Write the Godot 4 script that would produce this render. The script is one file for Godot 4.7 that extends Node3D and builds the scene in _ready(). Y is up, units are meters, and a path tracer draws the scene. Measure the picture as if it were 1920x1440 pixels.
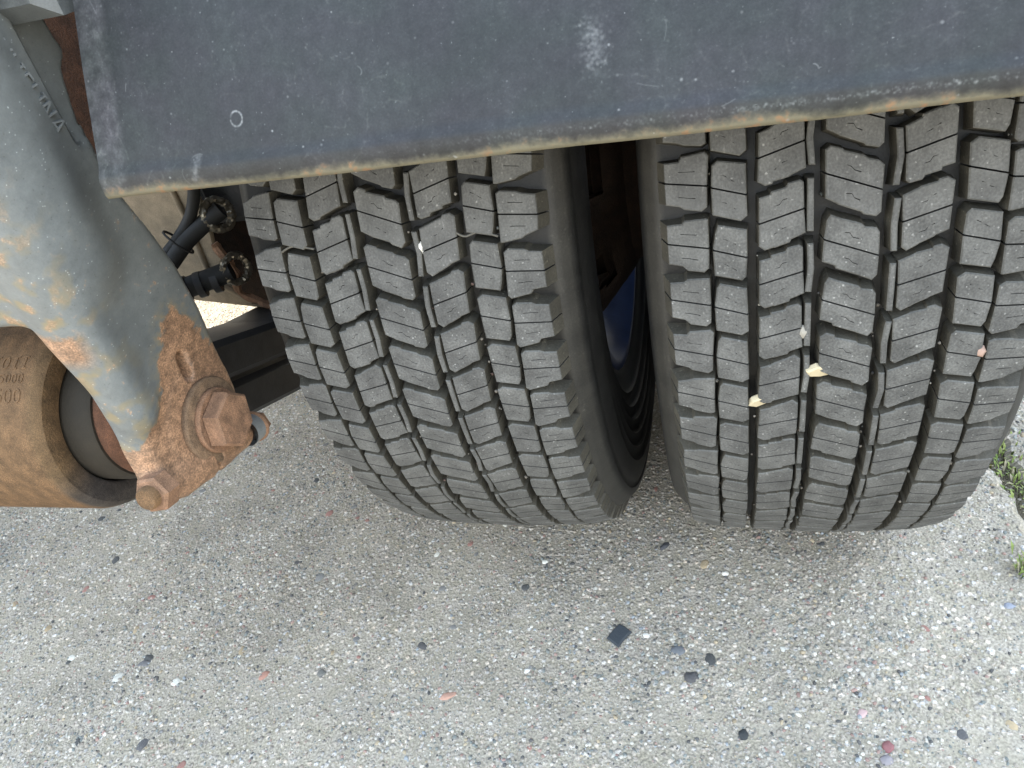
extends Node3D
# Rear twin tyres of a parked lorry, seen from behind and above, on worn exposed-aggregate concrete.
# Metres, y up, ground at y = 0. The wheel axle runs along x through (x, AXLE, 0).

const AXLE := 0.478
const R := 0.505                 # tyre radius over the tread
const CROWN := 0.00825 / (0.14 * 0.14)
const PITCH := 0.0929            # angle from one tread block to the next
const DUAL := -0.3594            # the inner tyre's centre; the outer tyre's is x = 0

var rng := RandomNumberGenerator.new()
var taken := {}

func _ready() -> void:
	rng.seed = 4711
	# ---- camera, sky, sun, exposure
	var cam := Camera3D.new()
	cam.name = "camera"
	cam.position = Vector3(-0.0921, 0.3888 + AXLE, 1.0245)
	cam.rotation = Vector3(deg_to_rad(-35.85), deg_to_rad(19.11), deg_to_rad(-13.18))
	cam.fov = 53.23
	cam.near = 0.02
	cam.far = 400.0
	add_child(cam)
	cam.current = true
	var sky := ProceduralSkyMaterial.new()
	sky.sky_top_color = Color(0.75, 0.835, 0.94)
	sky.sky_horizon_color = Color(1.0, 0.97, 0.895)
	sky.sky_curve = 0.25
	sky.ground_bottom_color = Color(0.35, 0.34, 0.32)
	sky.ground_horizon_color = Color(0.6, 0.6, 0.58)
	sky.sky_energy_multiplier = 1.0
	var env := Environment.new()
	env.background_mode = Environment.BG_SKY
	env.sky = Sky.new()
	env.sky.sky_material = sky
	env.tonemap_mode = Environment.TONE_MAPPER_LINEAR
	env.tonemap_exposure = 4.7
	env.sdfgi_enabled = true
	env.ssao_enabled = true
	env.ssil_enabled = true
	var we := WorldEnvironment.new()
	we.name = "world_environment"
	we.environment = env
	add_child(we)
	var sun := DirectionalLight3D.new()
	sun.name = "sun"
	sun.light_energy = 1.4
	sun.light_color = Color(1.0, 0.96, 0.9)
	sun.light_angular_distance = 0.5
	sun.shadow_enabled = true
	sun.look_at_from_position(Vector3.ZERO, -Vector3(-0.80, 0.50, -0.25), Vector3.UP)
	add_child(sun)
	make_materials()
	build_ground()
	build_truck()
	build_loose_things()

# =============================================================== mesh builder
class MB:
	var v := PackedVector3Array()
	var n := PackedVector3Array()
	var u := PackedVector2Array()
	var c := PackedColorArray()
	func tri(a: Vector3, b: Vector3, d: Vector3, na: Vector3, nb: Vector3, nd: Vector3, col := Color.WHITE, ua := Vector2.ZERO, ub := Vector2.ZERO, ud := Vector2.ZERO) -> void:
		var g := (b - a).cross(d - a)
		if g.dot(na + nb + nd) > 0.0:      # front faces run clockwise
			v.append_array([a, d, b]); n.append_array([na, nd, nb]); u.append_array([ua, ud, ub])
		else:
			v.append_array([a, b, d]); n.append_array([na, nb, nd]); u.append_array([ua, ub, ud])
		c.append_array([col, col, col])
	func quad(a: Vector3, b: Vector3, d: Vector3, e: Vector3, outwards: Vector3, col := Color.WHITE) -> void:
		var g := (d - a).cross(e - b)
		if g.length_squared() < 1e-16: return
		g = g.normalized()
		if g.dot(outwards) < 0.0: g = -g
		tri(a, b, d, g, g, g, col); tri(a, d, e, g, g, g, col)
	func quads(a: Vector3, b: Vector3, d: Vector3, e: Vector3, na: Vector3, nb: Vector3, nd: Vector3, ne: Vector3, col := Color.WHITE) -> void:
		tri(a, b, d, na, nb, nd, col); tri(a, d, e, na, nd, ne, col)
	func add(m: MB, t: Transform3D) -> void:
		for i in m.v.size():
			v.append(t * m.v[i]); n.append((t.basis * m.n[i]).normalized())
		u.append_array(m.u); c.append_array(m.c)
	func mesh() -> ArrayMesh:
		var a := []
		a.resize(Mesh.ARRAY_MAX)
		a[Mesh.ARRAY_VERTEX] = v; a[Mesh.ARRAY_NORMAL] = n; a[Mesh.ARRAY_TEX_UV] = u; a[Mesh.ARRAY_COLOR] = c
		var m := ArrayMesh.new()
		m.add_surface_from_arrays(Mesh.PRIMITIVE_TRIANGLES, a)
		return m

func numbered(called: String, parent: Node) -> String:
	var key := str(parent.get_instance_id()) + called
	var k: int = taken.get(key, 0)
	taken[key] = k + 1
	return called if k == 0 else "%s_%03d" % [called, k]

func part(called: String, m: Mesh, mat: Material, parent: Node, at := Transform3D.IDENTITY) -> MeshInstance3D:
	var o := MeshInstance3D.new()
	o.name = numbered(called, parent)
	o.mesh = m
	o.material_override = mat
	o.transform = at
	parent.add_child(o, true)
	return o

func thing(called: String, label: String, category: String, at := Vector3.ZERO, group := "") -> Node3D:
	var o := Node3D.new()
	o.name = numbered(called, self)
	o.position = at
	add_child(o, true)
	tag(o, label, category, group)
	return o

func tag(o: Node, label: String, category: String, group := "", kind := "") -> void:
	if label: o.set_meta("label", label)
	if category: o.set_meta("category", category)
	if group: o.set_meta("group", group)
	if kind: o.set_meta("kind", kind)

func group_node(called: String, parent: Node, at := Transform3D.IDENTITY) -> Node3D:
	var o := Node3D.new()
	o.name = numbered(called, parent)
	o.transform = at
	parent.add_child(o, true)
	return o

# ---- shapes
# lathe about the x axis; profile of (x, radius); a repeated point makes a sharp edge
func lathe(p: PackedVector2Array, seg := 96, col := Color.WHITE, a0 := 0.0, a1 := TAU, wob := 0.0) -> MB:
	var b := MB.new()
	var nr := PackedVector2Array()
	nr.resize(p.size())
	for i in p.size():
		var t := Vector2.ZERO
		if i > 0 and not p[i].is_equal_approx(p[i - 1]): t += (p[i] - p[i - 1]).normalized()
		if i < p.size() - 1 and not p[i].is_equal_approx(p[i + 1]): t += (p[i + 1] - p[i]).normalized()
		nr[i] = Vector2(-t.y, t.x).normalized()
	for j in seg:
		var f0 := a0 + (a1 - a0) * j / seg
		var f1 := a0 + (a1 - a0) * (j + 1) / seg
		var c0 := cos(f0); var s0 := sin(f0); var c1 := cos(f1); var s1 := sin(f1)
		var w0 := 1.0 + wob * (sin(f0 * 7.0) + sin(f0 * 13.0 + 1.0))
		var w1 := 1.0 + wob * (sin(f1 * 7.0) + sin(f1 * 13.0 + 1.0))
		for i in p.size() - 1:
			if p[i].is_equal_approx(p[i + 1]): continue
			var q := p[i]; var r := p[i + 1]; var nq := nr[i]; var nn := nr[i + 1]
			b.quads(Vector3(q.x, q.y * s0 * w0, q.y * c0 * w0), Vector3(q.x, q.y * s1 * w1, q.y * c1 * w1), Vector3(r.x, r.y * s1 * w1, r.y * c1 * w1), Vector3(r.x, r.y * s0 * w0, r.y * c0 * w0),
				Vector3(nq.x, nq.y * s0, nq.y * c0), Vector3(nq.x, nq.y * s1, nq.y * c1), Vector3(nn.x, nn.y * s1, nn.y * c1), Vector3(nn.x, nn.y * s0, nn.y * c0), col)
	return b

func inset(p: PackedVector2Array, by: PackedFloat32Array) -> PackedVector2Array:   # p counterclockwise; edge i runs from i to i + 1
	var out := PackedVector2Array()
	var k := p.size()
	for i in k:
		var a := p[(i + k - 1) % k]; var b := p[i]; var d := p[(i + 1) % k]
		var e := (b - a).normalized(); var f := (d - b).normalized()
		var ne := Vector2(-e.y, e.x); var nf := Vector2(-f.y, f.x)
		var o1 := by[(i + k - 1) % k]; var o2 := by[i]
		var det := e.x * f.y - e.y * f.x
		if absf(det) < 0.15:
			out.append(b + (ne * o1 + nf * o2) * 0.5)
		else:                                    # where the two moved edges meet
			var q := b + ne * o1
			var r := b + nf * o2
			var t := ((r - q).x * f.y - (r - q).y * f.x) / det
			out.append(q + e * t)
	return out

func ccw(p: PackedVector2Array) -> PackedVector2Array:
	if Geometry2D.is_polygon_clockwise(p):      # (y up) keep the counterclockwise order
		return p
	p.reverse()
	return p

func area2(p: PackedVector2Array) -> float:
	var s := 0.0
	for i in p.size():
		s += p[i].cross(p[(i + 1) % p.size()])
	return s

# prism of a polygon in (u, w) that rises along the third axis by h, top and bottom edges chamfered
func prism(p: PackedVector2Array, h: float, bevel: float, t: Transform3D, col := Color.WHITE) -> MB:
	var b := MB.new()
	if area2(p) < 0.0: p.reverse()
	var by := PackedFloat32Array()
	for i in p.size(): by.append(bevel)
	var q := inset(p, by)
	var k := p.size()
	var tris := Geometry2D.triangulate_polygon(q)
	var f := func(v: Vector2, z: float) -> Vector3: return t * Vector3(v.x, v.y, z)
	var up: Vector3 = t.basis.z.normalized()
	for i in range(0, tris.size(), 3):
		b.tri(f.call(q[tris[i]], h), f.call(q[tris[i + 1]], h), f.call(q[tris[i + 2]], h), up, up, up, col)
		b.tri(f.call(q[tris[i]], 0.0), f.call(q[tris[i + 1]], 0.0), f.call(q[tris[i + 2]], 0.0), -up, -up, -up, col)
	for i in k:
		var j := (i + 1) % k
		var e := p[j] - p[i]
		var o: Vector3 = t.basis * Vector3(e.y, -e.x, 0)
		b.quad(f.call(p[i], bevel), f.call(p[j], bevel), f.call(p[j], h - bevel), f.call(p[i], h - bevel), o, col)
		b.quad(f.call(p[i], h - bevel), f.call(p[j], h - bevel), f.call(q[j], h), f.call(q[i], h), o.normalized() + up, col)
		b.quad(f.call(p[i], bevel), f.call(p[j], bevel), f.call(q[j], 0.0), f.call(q[i], 0.0), o.normalized() - up, col)
	return b

func box(lo: Vector3, hi: Vector3, bevel := 0.004) -> MB:
	var p := PackedVector2Array([Vector2(lo.x, lo.y), Vector2(hi.x, lo.y), Vector2(hi.x, hi.y), Vector2(lo.x, hi.y)])
	return prism(p, hi.z - lo.z, bevel, Transform3D(Basis.IDENTITY, Vector3(0, 0, lo.z)))

func ngon(k: int, r: float, turn := 0.0) -> PackedVector2Array:
	var p := PackedVector2Array()
	for i in k: p.append(Vector2.from_angle(turn + TAU * i / k) * r)
	return p

func along(dir: Vector3, at: Vector3, side := Vector3.UP) -> Transform3D:   # z axis along dir
	var z := dir.normalized()
	var x := side.cross(z).normalized()
	return Transform3D(Basis(x, z.cross(x), z), at)

func tube(pts: Array, r: float, seg := 10, col := Color.WHITE, bumps := 0.0) -> MB:
	var b := MB.new()
	var rings := []
	var nors := []
	var side := Vector3(0.3, 1, 0.2)
	for i in pts.size():
		var d: Vector3 = (pts[mini(i + 1, pts.size() - 1)] - pts[maxi(i - 1, 0)]).normalized()
		var x := side.cross(d).normalized()
		var y := d.cross(x)
		side = y
		var ring := []; var nor := []
		for k in seg:
			var nn := x * cos(TAU * k / seg) + y * sin(TAU * k / seg)
			ring.append(pts[i] + nn * (r * (1.0 + bumps * rng.randf_range(-1, 1)))); nor.append(nn)
		rings.append(ring); nors.append(nor)
	for i in pts.size() - 1:
		for k in seg:
			var j := (k + 1) % seg
			if bumps > 0.0:
				b.quad(rings[i][k], rings[i][j], rings[i + 1][j], rings[i + 1][k], nors[i][k], col)
			else:
				b.quads(rings[i][k], rings[i][j], rings[i + 1][j], rings[i + 1][k], nors[i][k], nors[i][j], nors[i + 1][j], nors[i + 1][k], col)
	for e in [0, pts.size() - 1]:
		var d: Vector3 = (pts[e] - pts[1 if e == 0 else e - 1]).normalized()
		for k in range(1, seg - 1): b.tri(rings[e][0], rings[e][k], rings[e][k + 1], d, d, d, col)
	return b

func curve(pts: Array, n: int) -> Array:
	var c := Curve3D.new()
	for i in pts.size():
		var d: Vector3 = (pts[mini(i + 1, pts.size() - 1)] - pts[maxi(i - 1, 0)]) / 6.0
		c.add_point(pts[i], -d, d)
	var out := []
	for i in n + 1: out.append(c.sample_baked(c.get_baked_length() * i / n, true))
	return out

# an uneven stone: a jittered, once divided icosahedron
func stone(size: Vector3, rough: float, fine := true, seed_ := 0) -> MB:
	var g := RandomNumberGenerator.new()
	g.seed = seed_ * 77 + 5
	var t := (1.0 + sqrt(5.0)) / 2.0
	var p := [Vector3(-1, t, 0), Vector3(1, t, 0), Vector3(-1, -t, 0), Vector3(1, -t, 0), Vector3(0, -1, t), Vector3(0, 1, t), Vector3(0, -1, -t), Vector3(0, 1, -t), Vector3(t, 0, -1), Vector3(t, 0, 1), Vector3(-t, 0, -1), Vector3(-t, 0, 1)]
	var f := [[0, 11, 5], [0, 5, 1], [0, 1, 7], [0, 7, 10], [0, 10, 11], [1, 5, 9], [5, 11, 4], [11, 10, 2], [10, 7, 6], [7, 1, 8], [3, 9, 4], [3, 4, 2], [3, 2, 6], [3, 6, 8], [3, 8, 9], [4, 9, 5], [2, 4, 11], [6, 2, 10], [8, 6, 7], [9, 8, 1]]
	for i in p.size(): p[i] = p[i].normalized()
	if fine:
		var mids := {}
		var ff := []
		for q in f:
			var m := []
			for e in 3:
				var a: int = q[e]; var b2: int = q[(e + 1) % 3]
				var key := mini(a, b2) * 100 + maxi(a, b2)
				if not mids.has(key):
					mids[key] = p.size()
					p.append((p[a] + p[b2]).normalized())
				m.append(mids[key])
			ff.append_array([[q[0], m[0], m[2]], [q[1], m[1], m[0]], [q[2], m[2], m[1]], [m[0], m[1], m[2]]])
		f = ff
	for i in p.size(): p[i] = p[i] * (1.0 + g.randf_range(-rough, rough)) * size * 0.5
	var nr := []
	for i in p.size(): nr.append(Vector3.ZERO)
	for q in f:
		var nn: Vector3 = (p[q[1]] - p[q[0]]).cross(p[q[2]] - p[q[0]])
		if nn.dot(p[q[0]]) < 0: nn = -nn
		for e in q: nr[e] += nn
	var b := MB.new()
	for q in f:
		var flat: Vector3 = (p[q[1]] - p[q[0]]).cross(p[q[2]] - p[q[0]]).normalized()
		if flat.dot(p[q[0]]) < 0: flat = -flat
		var ns := []
		for e in q: ns.append((nr[e].normalized() * 0.6 + flat * 0.4).normalized())
		b.tri(p[q[0]], p[q[1]], p[q[2]], ns[0], ns[1], ns[2])
	return b

# =============================================================== materials
var M := {}

func noise(kind: int, freq: float, seed_: int, oct := 4, gain := 0.5) -> FastNoiseLite:
	var n := FastNoiseLite.new()
	n.noise_type = kind
	n.frequency = freq
	n.seed = seed_
	n.fractal_octaves = oct
	n.fractal_gain = gain
	return n

func bytes(n: FastNoiseLite, w: int, h: int, seamless := true) -> PackedByteArray:   # 0..255, stretched
	var im := n.get_seamless_image(w, h) if seamless else n.get_image(w, h)
	im.convert(Image.FORMAT_L8)
	return im.get_data()

func tex(data: PackedByteArray, w: int, h: int, format := Image.FORMAT_RGB8) -> ImageTexture:
	return ImageTexture.create_from_image(Image.create_from_data(w, h, false, format, data))

func ramp(x: float, a: float, b: float) -> float:
	return clampf((x - a) / (b - a), 0.0, 1.0)

func s8(c: Color) -> Vector3:   # linear to 0..255 sRGB
	var q := c.linear_to_srgb()
	return Vector3(q.r, q.g, q.b) * 255.0

func std(rough: float, spec := 0.5) -> StandardMaterial3D:
	var m := StandardMaterial3D.new()
	m.roughness = rough
	m.metallic_specular = spec
	return m

func make_materials() -> void:
	var S := FastNoiseLite.TYPE_SIMPLEX_SMOOTH
	var W := FastNoiseLite.TYPE_CELLULAR
	# ---------- concrete, one metre to the tile
	var n := 1024
	var big := bytes(noise(S, 0.006, 1, 4), n, n)
	var mid := bytes(noise(S, 0.03, 2, 3), n, n)
	var sand := bytes(noise(S, 0.22, 3, 3, 0.7), n, n)
	var cell := noise(W, 0.11, 4, 1)
	cell.cellular_return_type = FastNoiseLite.RETURN_DISTANCE
	var cd := bytes(cell, n, n)
	var cv := noise(W, 0.11, 4, 1)
	cv.cellular_return_type = FastNoiseLite.RETURN_CELL_VALUE
	var ci := bytes(cv, n, n)
	var out := PackedByteArray(); out.resize(n * n * 3)
	var hgt := PackedByteArray(); hgt.resize(n * n)
	for i in n * n:
		var b := big[i] / 255.0; var m := mid[i] / 255.0; var s := sand[i] / 255.0
		var d := cd[i] / 255.0
		var v := 160.0 + 18.0 * (b - 0.5) + 18.0 * (m - 0.5) + 92.0 * (s - 0.5)
		if b < 0.45: v -= 8.0 * ramp(0.45 - b, 0.0, 0.35) * (0.3 + m)
		var r := v * 1.0; var g := v * 0.945; var bl := v * (0.82 + 0.05 * m)
		var h := 0.35 + 0.30 * s + 0.2 * m
		var id := ci[i]
		if d < 0.30 and id > 90:               # grains of sand and grit standing in the cement
			var k := ramp(0.30 - d, 0.0, 0.06)
			var t := 0.82 + 0.5 * float((id * 37) % 97) / 97.0
			var warm := float((id * 53) % 89) / 89.0
			r = lerpf(r, v * t * (1.0 + 0.07 * warm), k); g = lerpf(g, v * t * 0.98, k); bl = lerpf(bl, v * t * (0.95 - 0.08 * warm), k)
			h += 0.28 * k * (1.0 - d)
		out[i * 3] = clampi(int(r), 0, 255); out[i * 3 + 1] = clampi(int(g), 0, 255); out[i * 3 + 2] = clampi(int(bl), 0, 255)
		hgt[i] = clampi(int(h * 255.0), 0, 255)
	var c := std(0.92, 0.35)
	c.albedo_texture = tex(out, n, n)
	c.heightmap_enabled = true
	c.heightmap_texture = tex(hgt, n, n, Image.FORMAT_L8)
	c.heightmap_scale = 0.5
	M.concrete = c
	var so := std(1.0, 0.2)
	so.albedo_color = Color(0.42, 0.39, 0.33)
	so.heightmap_enabled = true
	so.heightmap_texture = c.heightmap_texture
	so.heightmap_scale = 0.8
	so.uv1_triplanar = true; so.uv1_world_triplanar = true; so.uv1_scale = Vector3(3, 3, 3)
	M.soil = so
	# ---------- rubber: worn, dusty; 0.25 m to the tile
	n = 512
	var dust := bytes(noise(S, 0.012, 11, 4, 0.6), n, n)
	var fine := bytes(noise(S, 0.20, 12, 3, 0.7), n, n)
	var sp := noise(W, 0.13, 13, 1)
	sp.cellular_return_type = FastNoiseLite.RETURN_DISTANCE
	var spd := bytes(sp, n, n)
	var spv := noise(W, 0.13, 13, 1)
	spv.cellular_return_type = FastNoiseLite.RETURN_CELL_VALUE
	var spi := bytes(spv, n, n)
	out = PackedByteArray(); out.resize(n * n * 3)
	hgt = PackedByteArray(); hgt.resize(n * n)
	for i in n * n:
		var f := fine[i] / 255.0
		var v := 79.0 + 40.0 * (dust[i] / 255.0 - 0.45) + 44.0 * (f - 0.5)
		var id := spi[i]
		if id % 7 == 0 and spd[i] < 18 + (id * 13) % 34:      # pale specks of grit
			v = lerpf(v, 120.0 + (id * 29) % 70, 0.6)
		out[i * 3] = clampi(int(v), 0, 255); out[i * 3 + 1] = clampi(int(v), 0, 255); out[i * 3 + 2] = clampi(int(v * 0.975), 0, 255)
		hgt[i] = int(255.0 * (0.4 * f + 0.6 * dust[i] / 255.0))
	var rubber_tex := tex(out, n, n)
	var rubber_h := tex(hgt, n, n, Image.FORMAT_L8)
	for k in ["rubber", "sidewall"]:
		var m := std(0.72, 0.45)
		m.albedo_texture = rubber_tex
		m.heightmap_enabled = true
		m.heightmap_texture = rubber_h
		m.heightmap_scale = 0.06
		m.uv1_triplanar = true; m.uv1_world_triplanar = true
		m.uv1_scale = Vector3(4, 4, 4)
		m.vertex_color_use_as_albedo = true
		M[k] = m
	M.sidewall.roughness = 0.55
	M.sidewall.albedo_color = Color(0.66, 0.65, 0.63)
	# ---------- rust, 0.16 m to the tile
	var ra := bytes(noise(S, 0.015, 21, 5, 0.6), n, n)
	var rb := bytes(noise(S, 0.09, 22, 4, 0.7), n, n)
	var rc := bytes(noise(S, 0.35, 23, 2, 0.7), n, n)
	out = PackedByteArray(); out.resize(n * n * 3)
	hgt = PackedByteArray(); hgt.resize(n * n)
	for i in n * n:
		var a := ra[i] / 255.0; var b := rb[i] / 255.0; var f := rc[i] / 255.0
		var k := clampf(0.5 + 1.1 * (a - 0.5) + 0.5 * (b - 0.5), 0.0, 1.0)
		var col := Vector3(100, 78, 62).lerp(Vector3(156, 120, 94), k) * (0.48 + 1.04 * f)
		if b > 0.70: col = col.lerp(Vector3(188, 156, 126), (b - 0.70) * 2.0)
		if b < 0.24: col = col.lerp(Vector3(72, 50, 40), (0.24 - b) * 3.0)
		out[i * 3] = clampi(int(col.x), 0, 255); out[i * 3 + 1] = clampi(int(col.y), 0, 255); out[i * 3 + 2] = clampi(int(col.z), 0, 255)
		hgt[i] = int(255.0 * clampf(0.35 * a + 0.35 * b + 0.3 * f, 0, 1))
	var rust_tex := tex(out, n, n)
	var rust_h := tex(hgt, n, n, Image.FORMAT_L8)
	var tones := {"rust": Color(1, 1, 1), "rust_dark": Color(0.66, 0.60, 0.58), "rust_brown": Color(0.78, 0.79, 0.73), "rust_deep": Color(0.50, 0.44, 0.40), "drum": Color(0.34, 0.34, 0.33)}
	for k in tones:
		var m := std(0.88, 0.35)
		m.albedo_texture = rust_tex
		m.albedo_color = tones[k]
		m.heightmap_enabled = true
		m.heightmap_texture = rust_h
		m.heightmap_scale = 0.16
		m.uv1_triplanar = true
		m.uv1_scale = Vector3(6.2, 6.2, 6.2)
		m.vertex_color_use_as_albedo = true
		M[k] = m
	# ---------- plain paints with the dirt of the rust noise in their relief
	var plain := {"grey_paint": [Color(0.53, 0.54, 0.535), 0.5], "dull_paint": [Color(0.40, 0.415, 0.415), 0.5], "black_paint": [Color(0.20, 0.20, 0.20), 0.5], "dirty_beige": [Color(0.56, 0.50, 0.41), 0.8], "hose": [Color(0.12, 0.118, 0.112), 0.7], "blue_rim": [Color(0.20, 0.26, 0.40), 0.35],
		"body": [Color(0.55, 0.56, 0.57), 0.6], "bush_rubber": [Color(0.175, 0.15, 0.105), 0.85]}
	for k in plain:
		var m := std(plain[k][1], 0.5)
		m.albedo_color = plain[k][0]
		m.heightmap_enabled = true
		m.heightmap_texture = rust_h
		m.heightmap_scale = 0.05
		m.uv1_triplanar = true
		m.uv1_scale = Vector3(5, 5, 5)
		m.detail_enabled = true
		m.detail_blend_mode = BaseMaterial3D.BLEND_MODE_MUL
		m.detail_albedo = rubber_detail(dust, fine, n) if not M.has("detail") else M.detail
		M.detail = m.detail_albedo
		M[k] = m
	var foil := std(0.35, 0.5)
	foil.metallic = 0.8
	foil.albedo_color = Color(0.50, 0.47, 0.41)
	M.foil = foil
	var st := std(0.85, 0.35)
	st.vertex_color_use_as_albedo = true
	st.heightmap_enabled = true
	st.heightmap_texture = rubber_h
	st.heightmap_scale = 0.04
	st.uv1_triplanar = true
	st.uv1_scale = Vector3(25, 25, 25)
	M.stone = st
	var gr := std(0.6, 0.4)
	gr.vertex_color_use_as_albedo = true
	gr.backlight_enabled = true
	gr.backlight = Color(0.3, 0.35, 0.1)
	M.grass = gr
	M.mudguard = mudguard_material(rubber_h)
	M.hanger = hanger_material(rust_h)

func rubber_detail(dust: PackedByteArray, fine: PackedByteArray, n: int) -> ImageTexture:
	var d := PackedByteArray(); d.resize(n * n * 3)
	for i in n * n:
		var v := clampi(int(225.0 + 60.0 * (dust[i] / 255.0 - 0.5) + 50.0 * (fine[i] / 255.0 - 0.5)), 0, 255)
		d[i * 3] = v; d[i * 3 + 1] = v; d[i * 3 + 2] = v
	return tex(d, n, n)

# painted steel of the mudguard: u = 0.95 m along x from its left end, v = 0.30 m up from the lower edge
func mudguard_material(h: Texture2D) -> StandardMaterial3D:
	var S := FastNoiseLite.TYPE_SIMPLEX_SMOOTH
	var w := 1536; var hh := 512
	var a := bytes(noise(S, 0.006, 31, 4), w, hh, false)
	var b := bytes(noise(S, 0.05, 32, 4, 0.65), w, hh, false)
	var f := bytes(noise(S, 0.25, 33, 3, 0.7), w, hh, false)
	var hue := bytes(noise(S, 0.012, 34, 2), w, hh, false)
	var rid := noise(S, 0.022, 35, 3)
	rid.fractal_type = FastNoiseLite.FRACTAL_RIDGED
	var rg := bytes(rid, w, hh, false)
	var im := PackedByteArray(); im.resize(w * hh * 3)
	for y in hh:
		var up := (1.0 - (y + 0.5) / hh) * 0.30          # metres above the lower edge
		for x in w:
			var i := y * w + x
			var px := (x + 0.5) / w * 0.95
			var va := a[i] / 255.0; var vb := b[i] / 255.0; var vf := f[i] / 255.0
			var v := 31.0 + 12.0 * (va - 0.5) + 17.0 * (vb - 0.5) + 18.0 * (vf - 0.5)
			v += 8.0 * (b[200 * w + x] / 255.0 - 0.5)
			if vf > 0.74: v += (vf - 0.74) * 130.0 * vb
			var r := v * 0.99; var g := v * 1.02; var bl := v * 1.03
			var hu := hue[i] / 255.0 - 0.5
			r += hu * 3.0; g -= hu * 2.5; bl += hu * 2.5
			var ri := rg[i] / 255.0                       # dried runs and wipes of dirt
			if ri > 0.80: var k := (ri - 0.80) * 110.0 * ramp(va, 0.3, 0.7); r += k; g += k; bl += k * 0.9
			if px < 0.028: var k := 20.0 * ramp(0.028 - px, 0.0, 0.006) * (0.4 + 1.1 * vb); r += k * 1.05; g += k; bl += k
			var edge := 0.0140 + 0.005 * (va - 0.5) + 0.0035 * (vb - 0.5)
			if up < edge:                                 # bare, muddy lower edge
				var k := ramp(edge - up, 0.0, 0.0055)
				var t := ramp(vb, 0.55, 0.8) * ramp(va, 0.4, 0.6)
				r = lerpf(r, lerpf(110.0, 136.0, t), k * 0.85); g = lerpf(g, lerpf(104.0, 104.0, t), k * 0.85); bl = lerpf(bl, lerpf(84.0, 74.0, t), k * 0.85)
			im[i * 3] = clampi(int(r), 0, 255); im[i * 3 + 1] = clampi(int(g), 0, 255); im[i * 3 + 2] = clampi(int(bl), 0, 255)
	var g2 := RandomNumberGenerator.new()
	g2.seed = 99
	var blot := func(px: float, up: float, rad: float, v: float, k: float) -> void:
		var cx := px / 0.95 * w; var cy := (1.0 - up / 0.30) * hh
		var rx := rad / 0.95 * w; var ry := rad / 0.30 * hh
		for y in range(maxi(0, int(cy - ry)), mini(hh, int(cy + ry) + 2)):
			for x in range(maxi(0, int(cx - rx)), mini(w, int(cx + rx) + 2)):
				var d := Vector2((x - cx) / rx, (y - cy) / ry).length()
				if d < 1.0:
					var q := k * (1.0 - d * d)
					for e in 3: im[(y * w + x) * 3 + e] = int(lerpf(im[(y * w + x) * 3 + e], v * [1.0, 1.01, 1.0][e], q))
	for i in 1500:                                          # specks
		blot.call(g2.randf() * 0.95, g2.randf() * 0.30, 0.0005 + 0.0009 * pow(g2.randf(), 6.0), g2.randf_range(85, 150), g2.randf_range(0.25, 0.8))
	for i in 420:                                          # the rubbed pale streak above the middle
		blot.call(0.366 + g2.randfn() * 0.0048, 0.064 + g2.randfn() * 0.0095, g2.randf_range(0.0007, 0.0020), 140.0, g2.randf_range(0.03, 0.17))
	for i in 150:                                          # a dried splash ring
		var t := g2.randf() * TAU
		blot.call(0.1187 + cos(t) * 0.0046, 0.0509 + sin(t) * 0.0050, g2.randf_range(0.0005, 0.0013), 140.0, 0.16)
	for i in 160:
		var t := g2.randf()
		blot.call(0.079 + 0.007 * t + g2.randfn() * 0.0016, 0.012 + 0.019 * t, g2.randf_range(0.0008, 0.0018), 130.0, 0.09)
	for i in 1100:                                         # scratches along the fold, with its highlight painted in
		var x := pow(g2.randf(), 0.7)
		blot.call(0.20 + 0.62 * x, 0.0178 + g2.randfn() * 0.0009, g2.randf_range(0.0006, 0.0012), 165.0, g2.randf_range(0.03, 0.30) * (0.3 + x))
	for j in 20:                                           # short scrapes
		var px := g2.randf() * 0.9; var up := g2.randf() * 0.2; var an := g2.randf() * TAU; var l := g2.randf_range(0.004, 0.016)
		var bend := g2.randf_range(-1.5, 1.5)
		for i in 26:
			var t := i / 26.0
			blot.call(px + cos(an + bend * t) * l * t, up + sin(an + bend * t) * l * t, 0.0006, 120.0, 0.2)
	var m := std(0.5, 0.45)
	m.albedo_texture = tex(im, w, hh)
	m.texture_repeat = false
	m.heightmap_enabled = false
	m.normal_enabled = false
	return m

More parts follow.
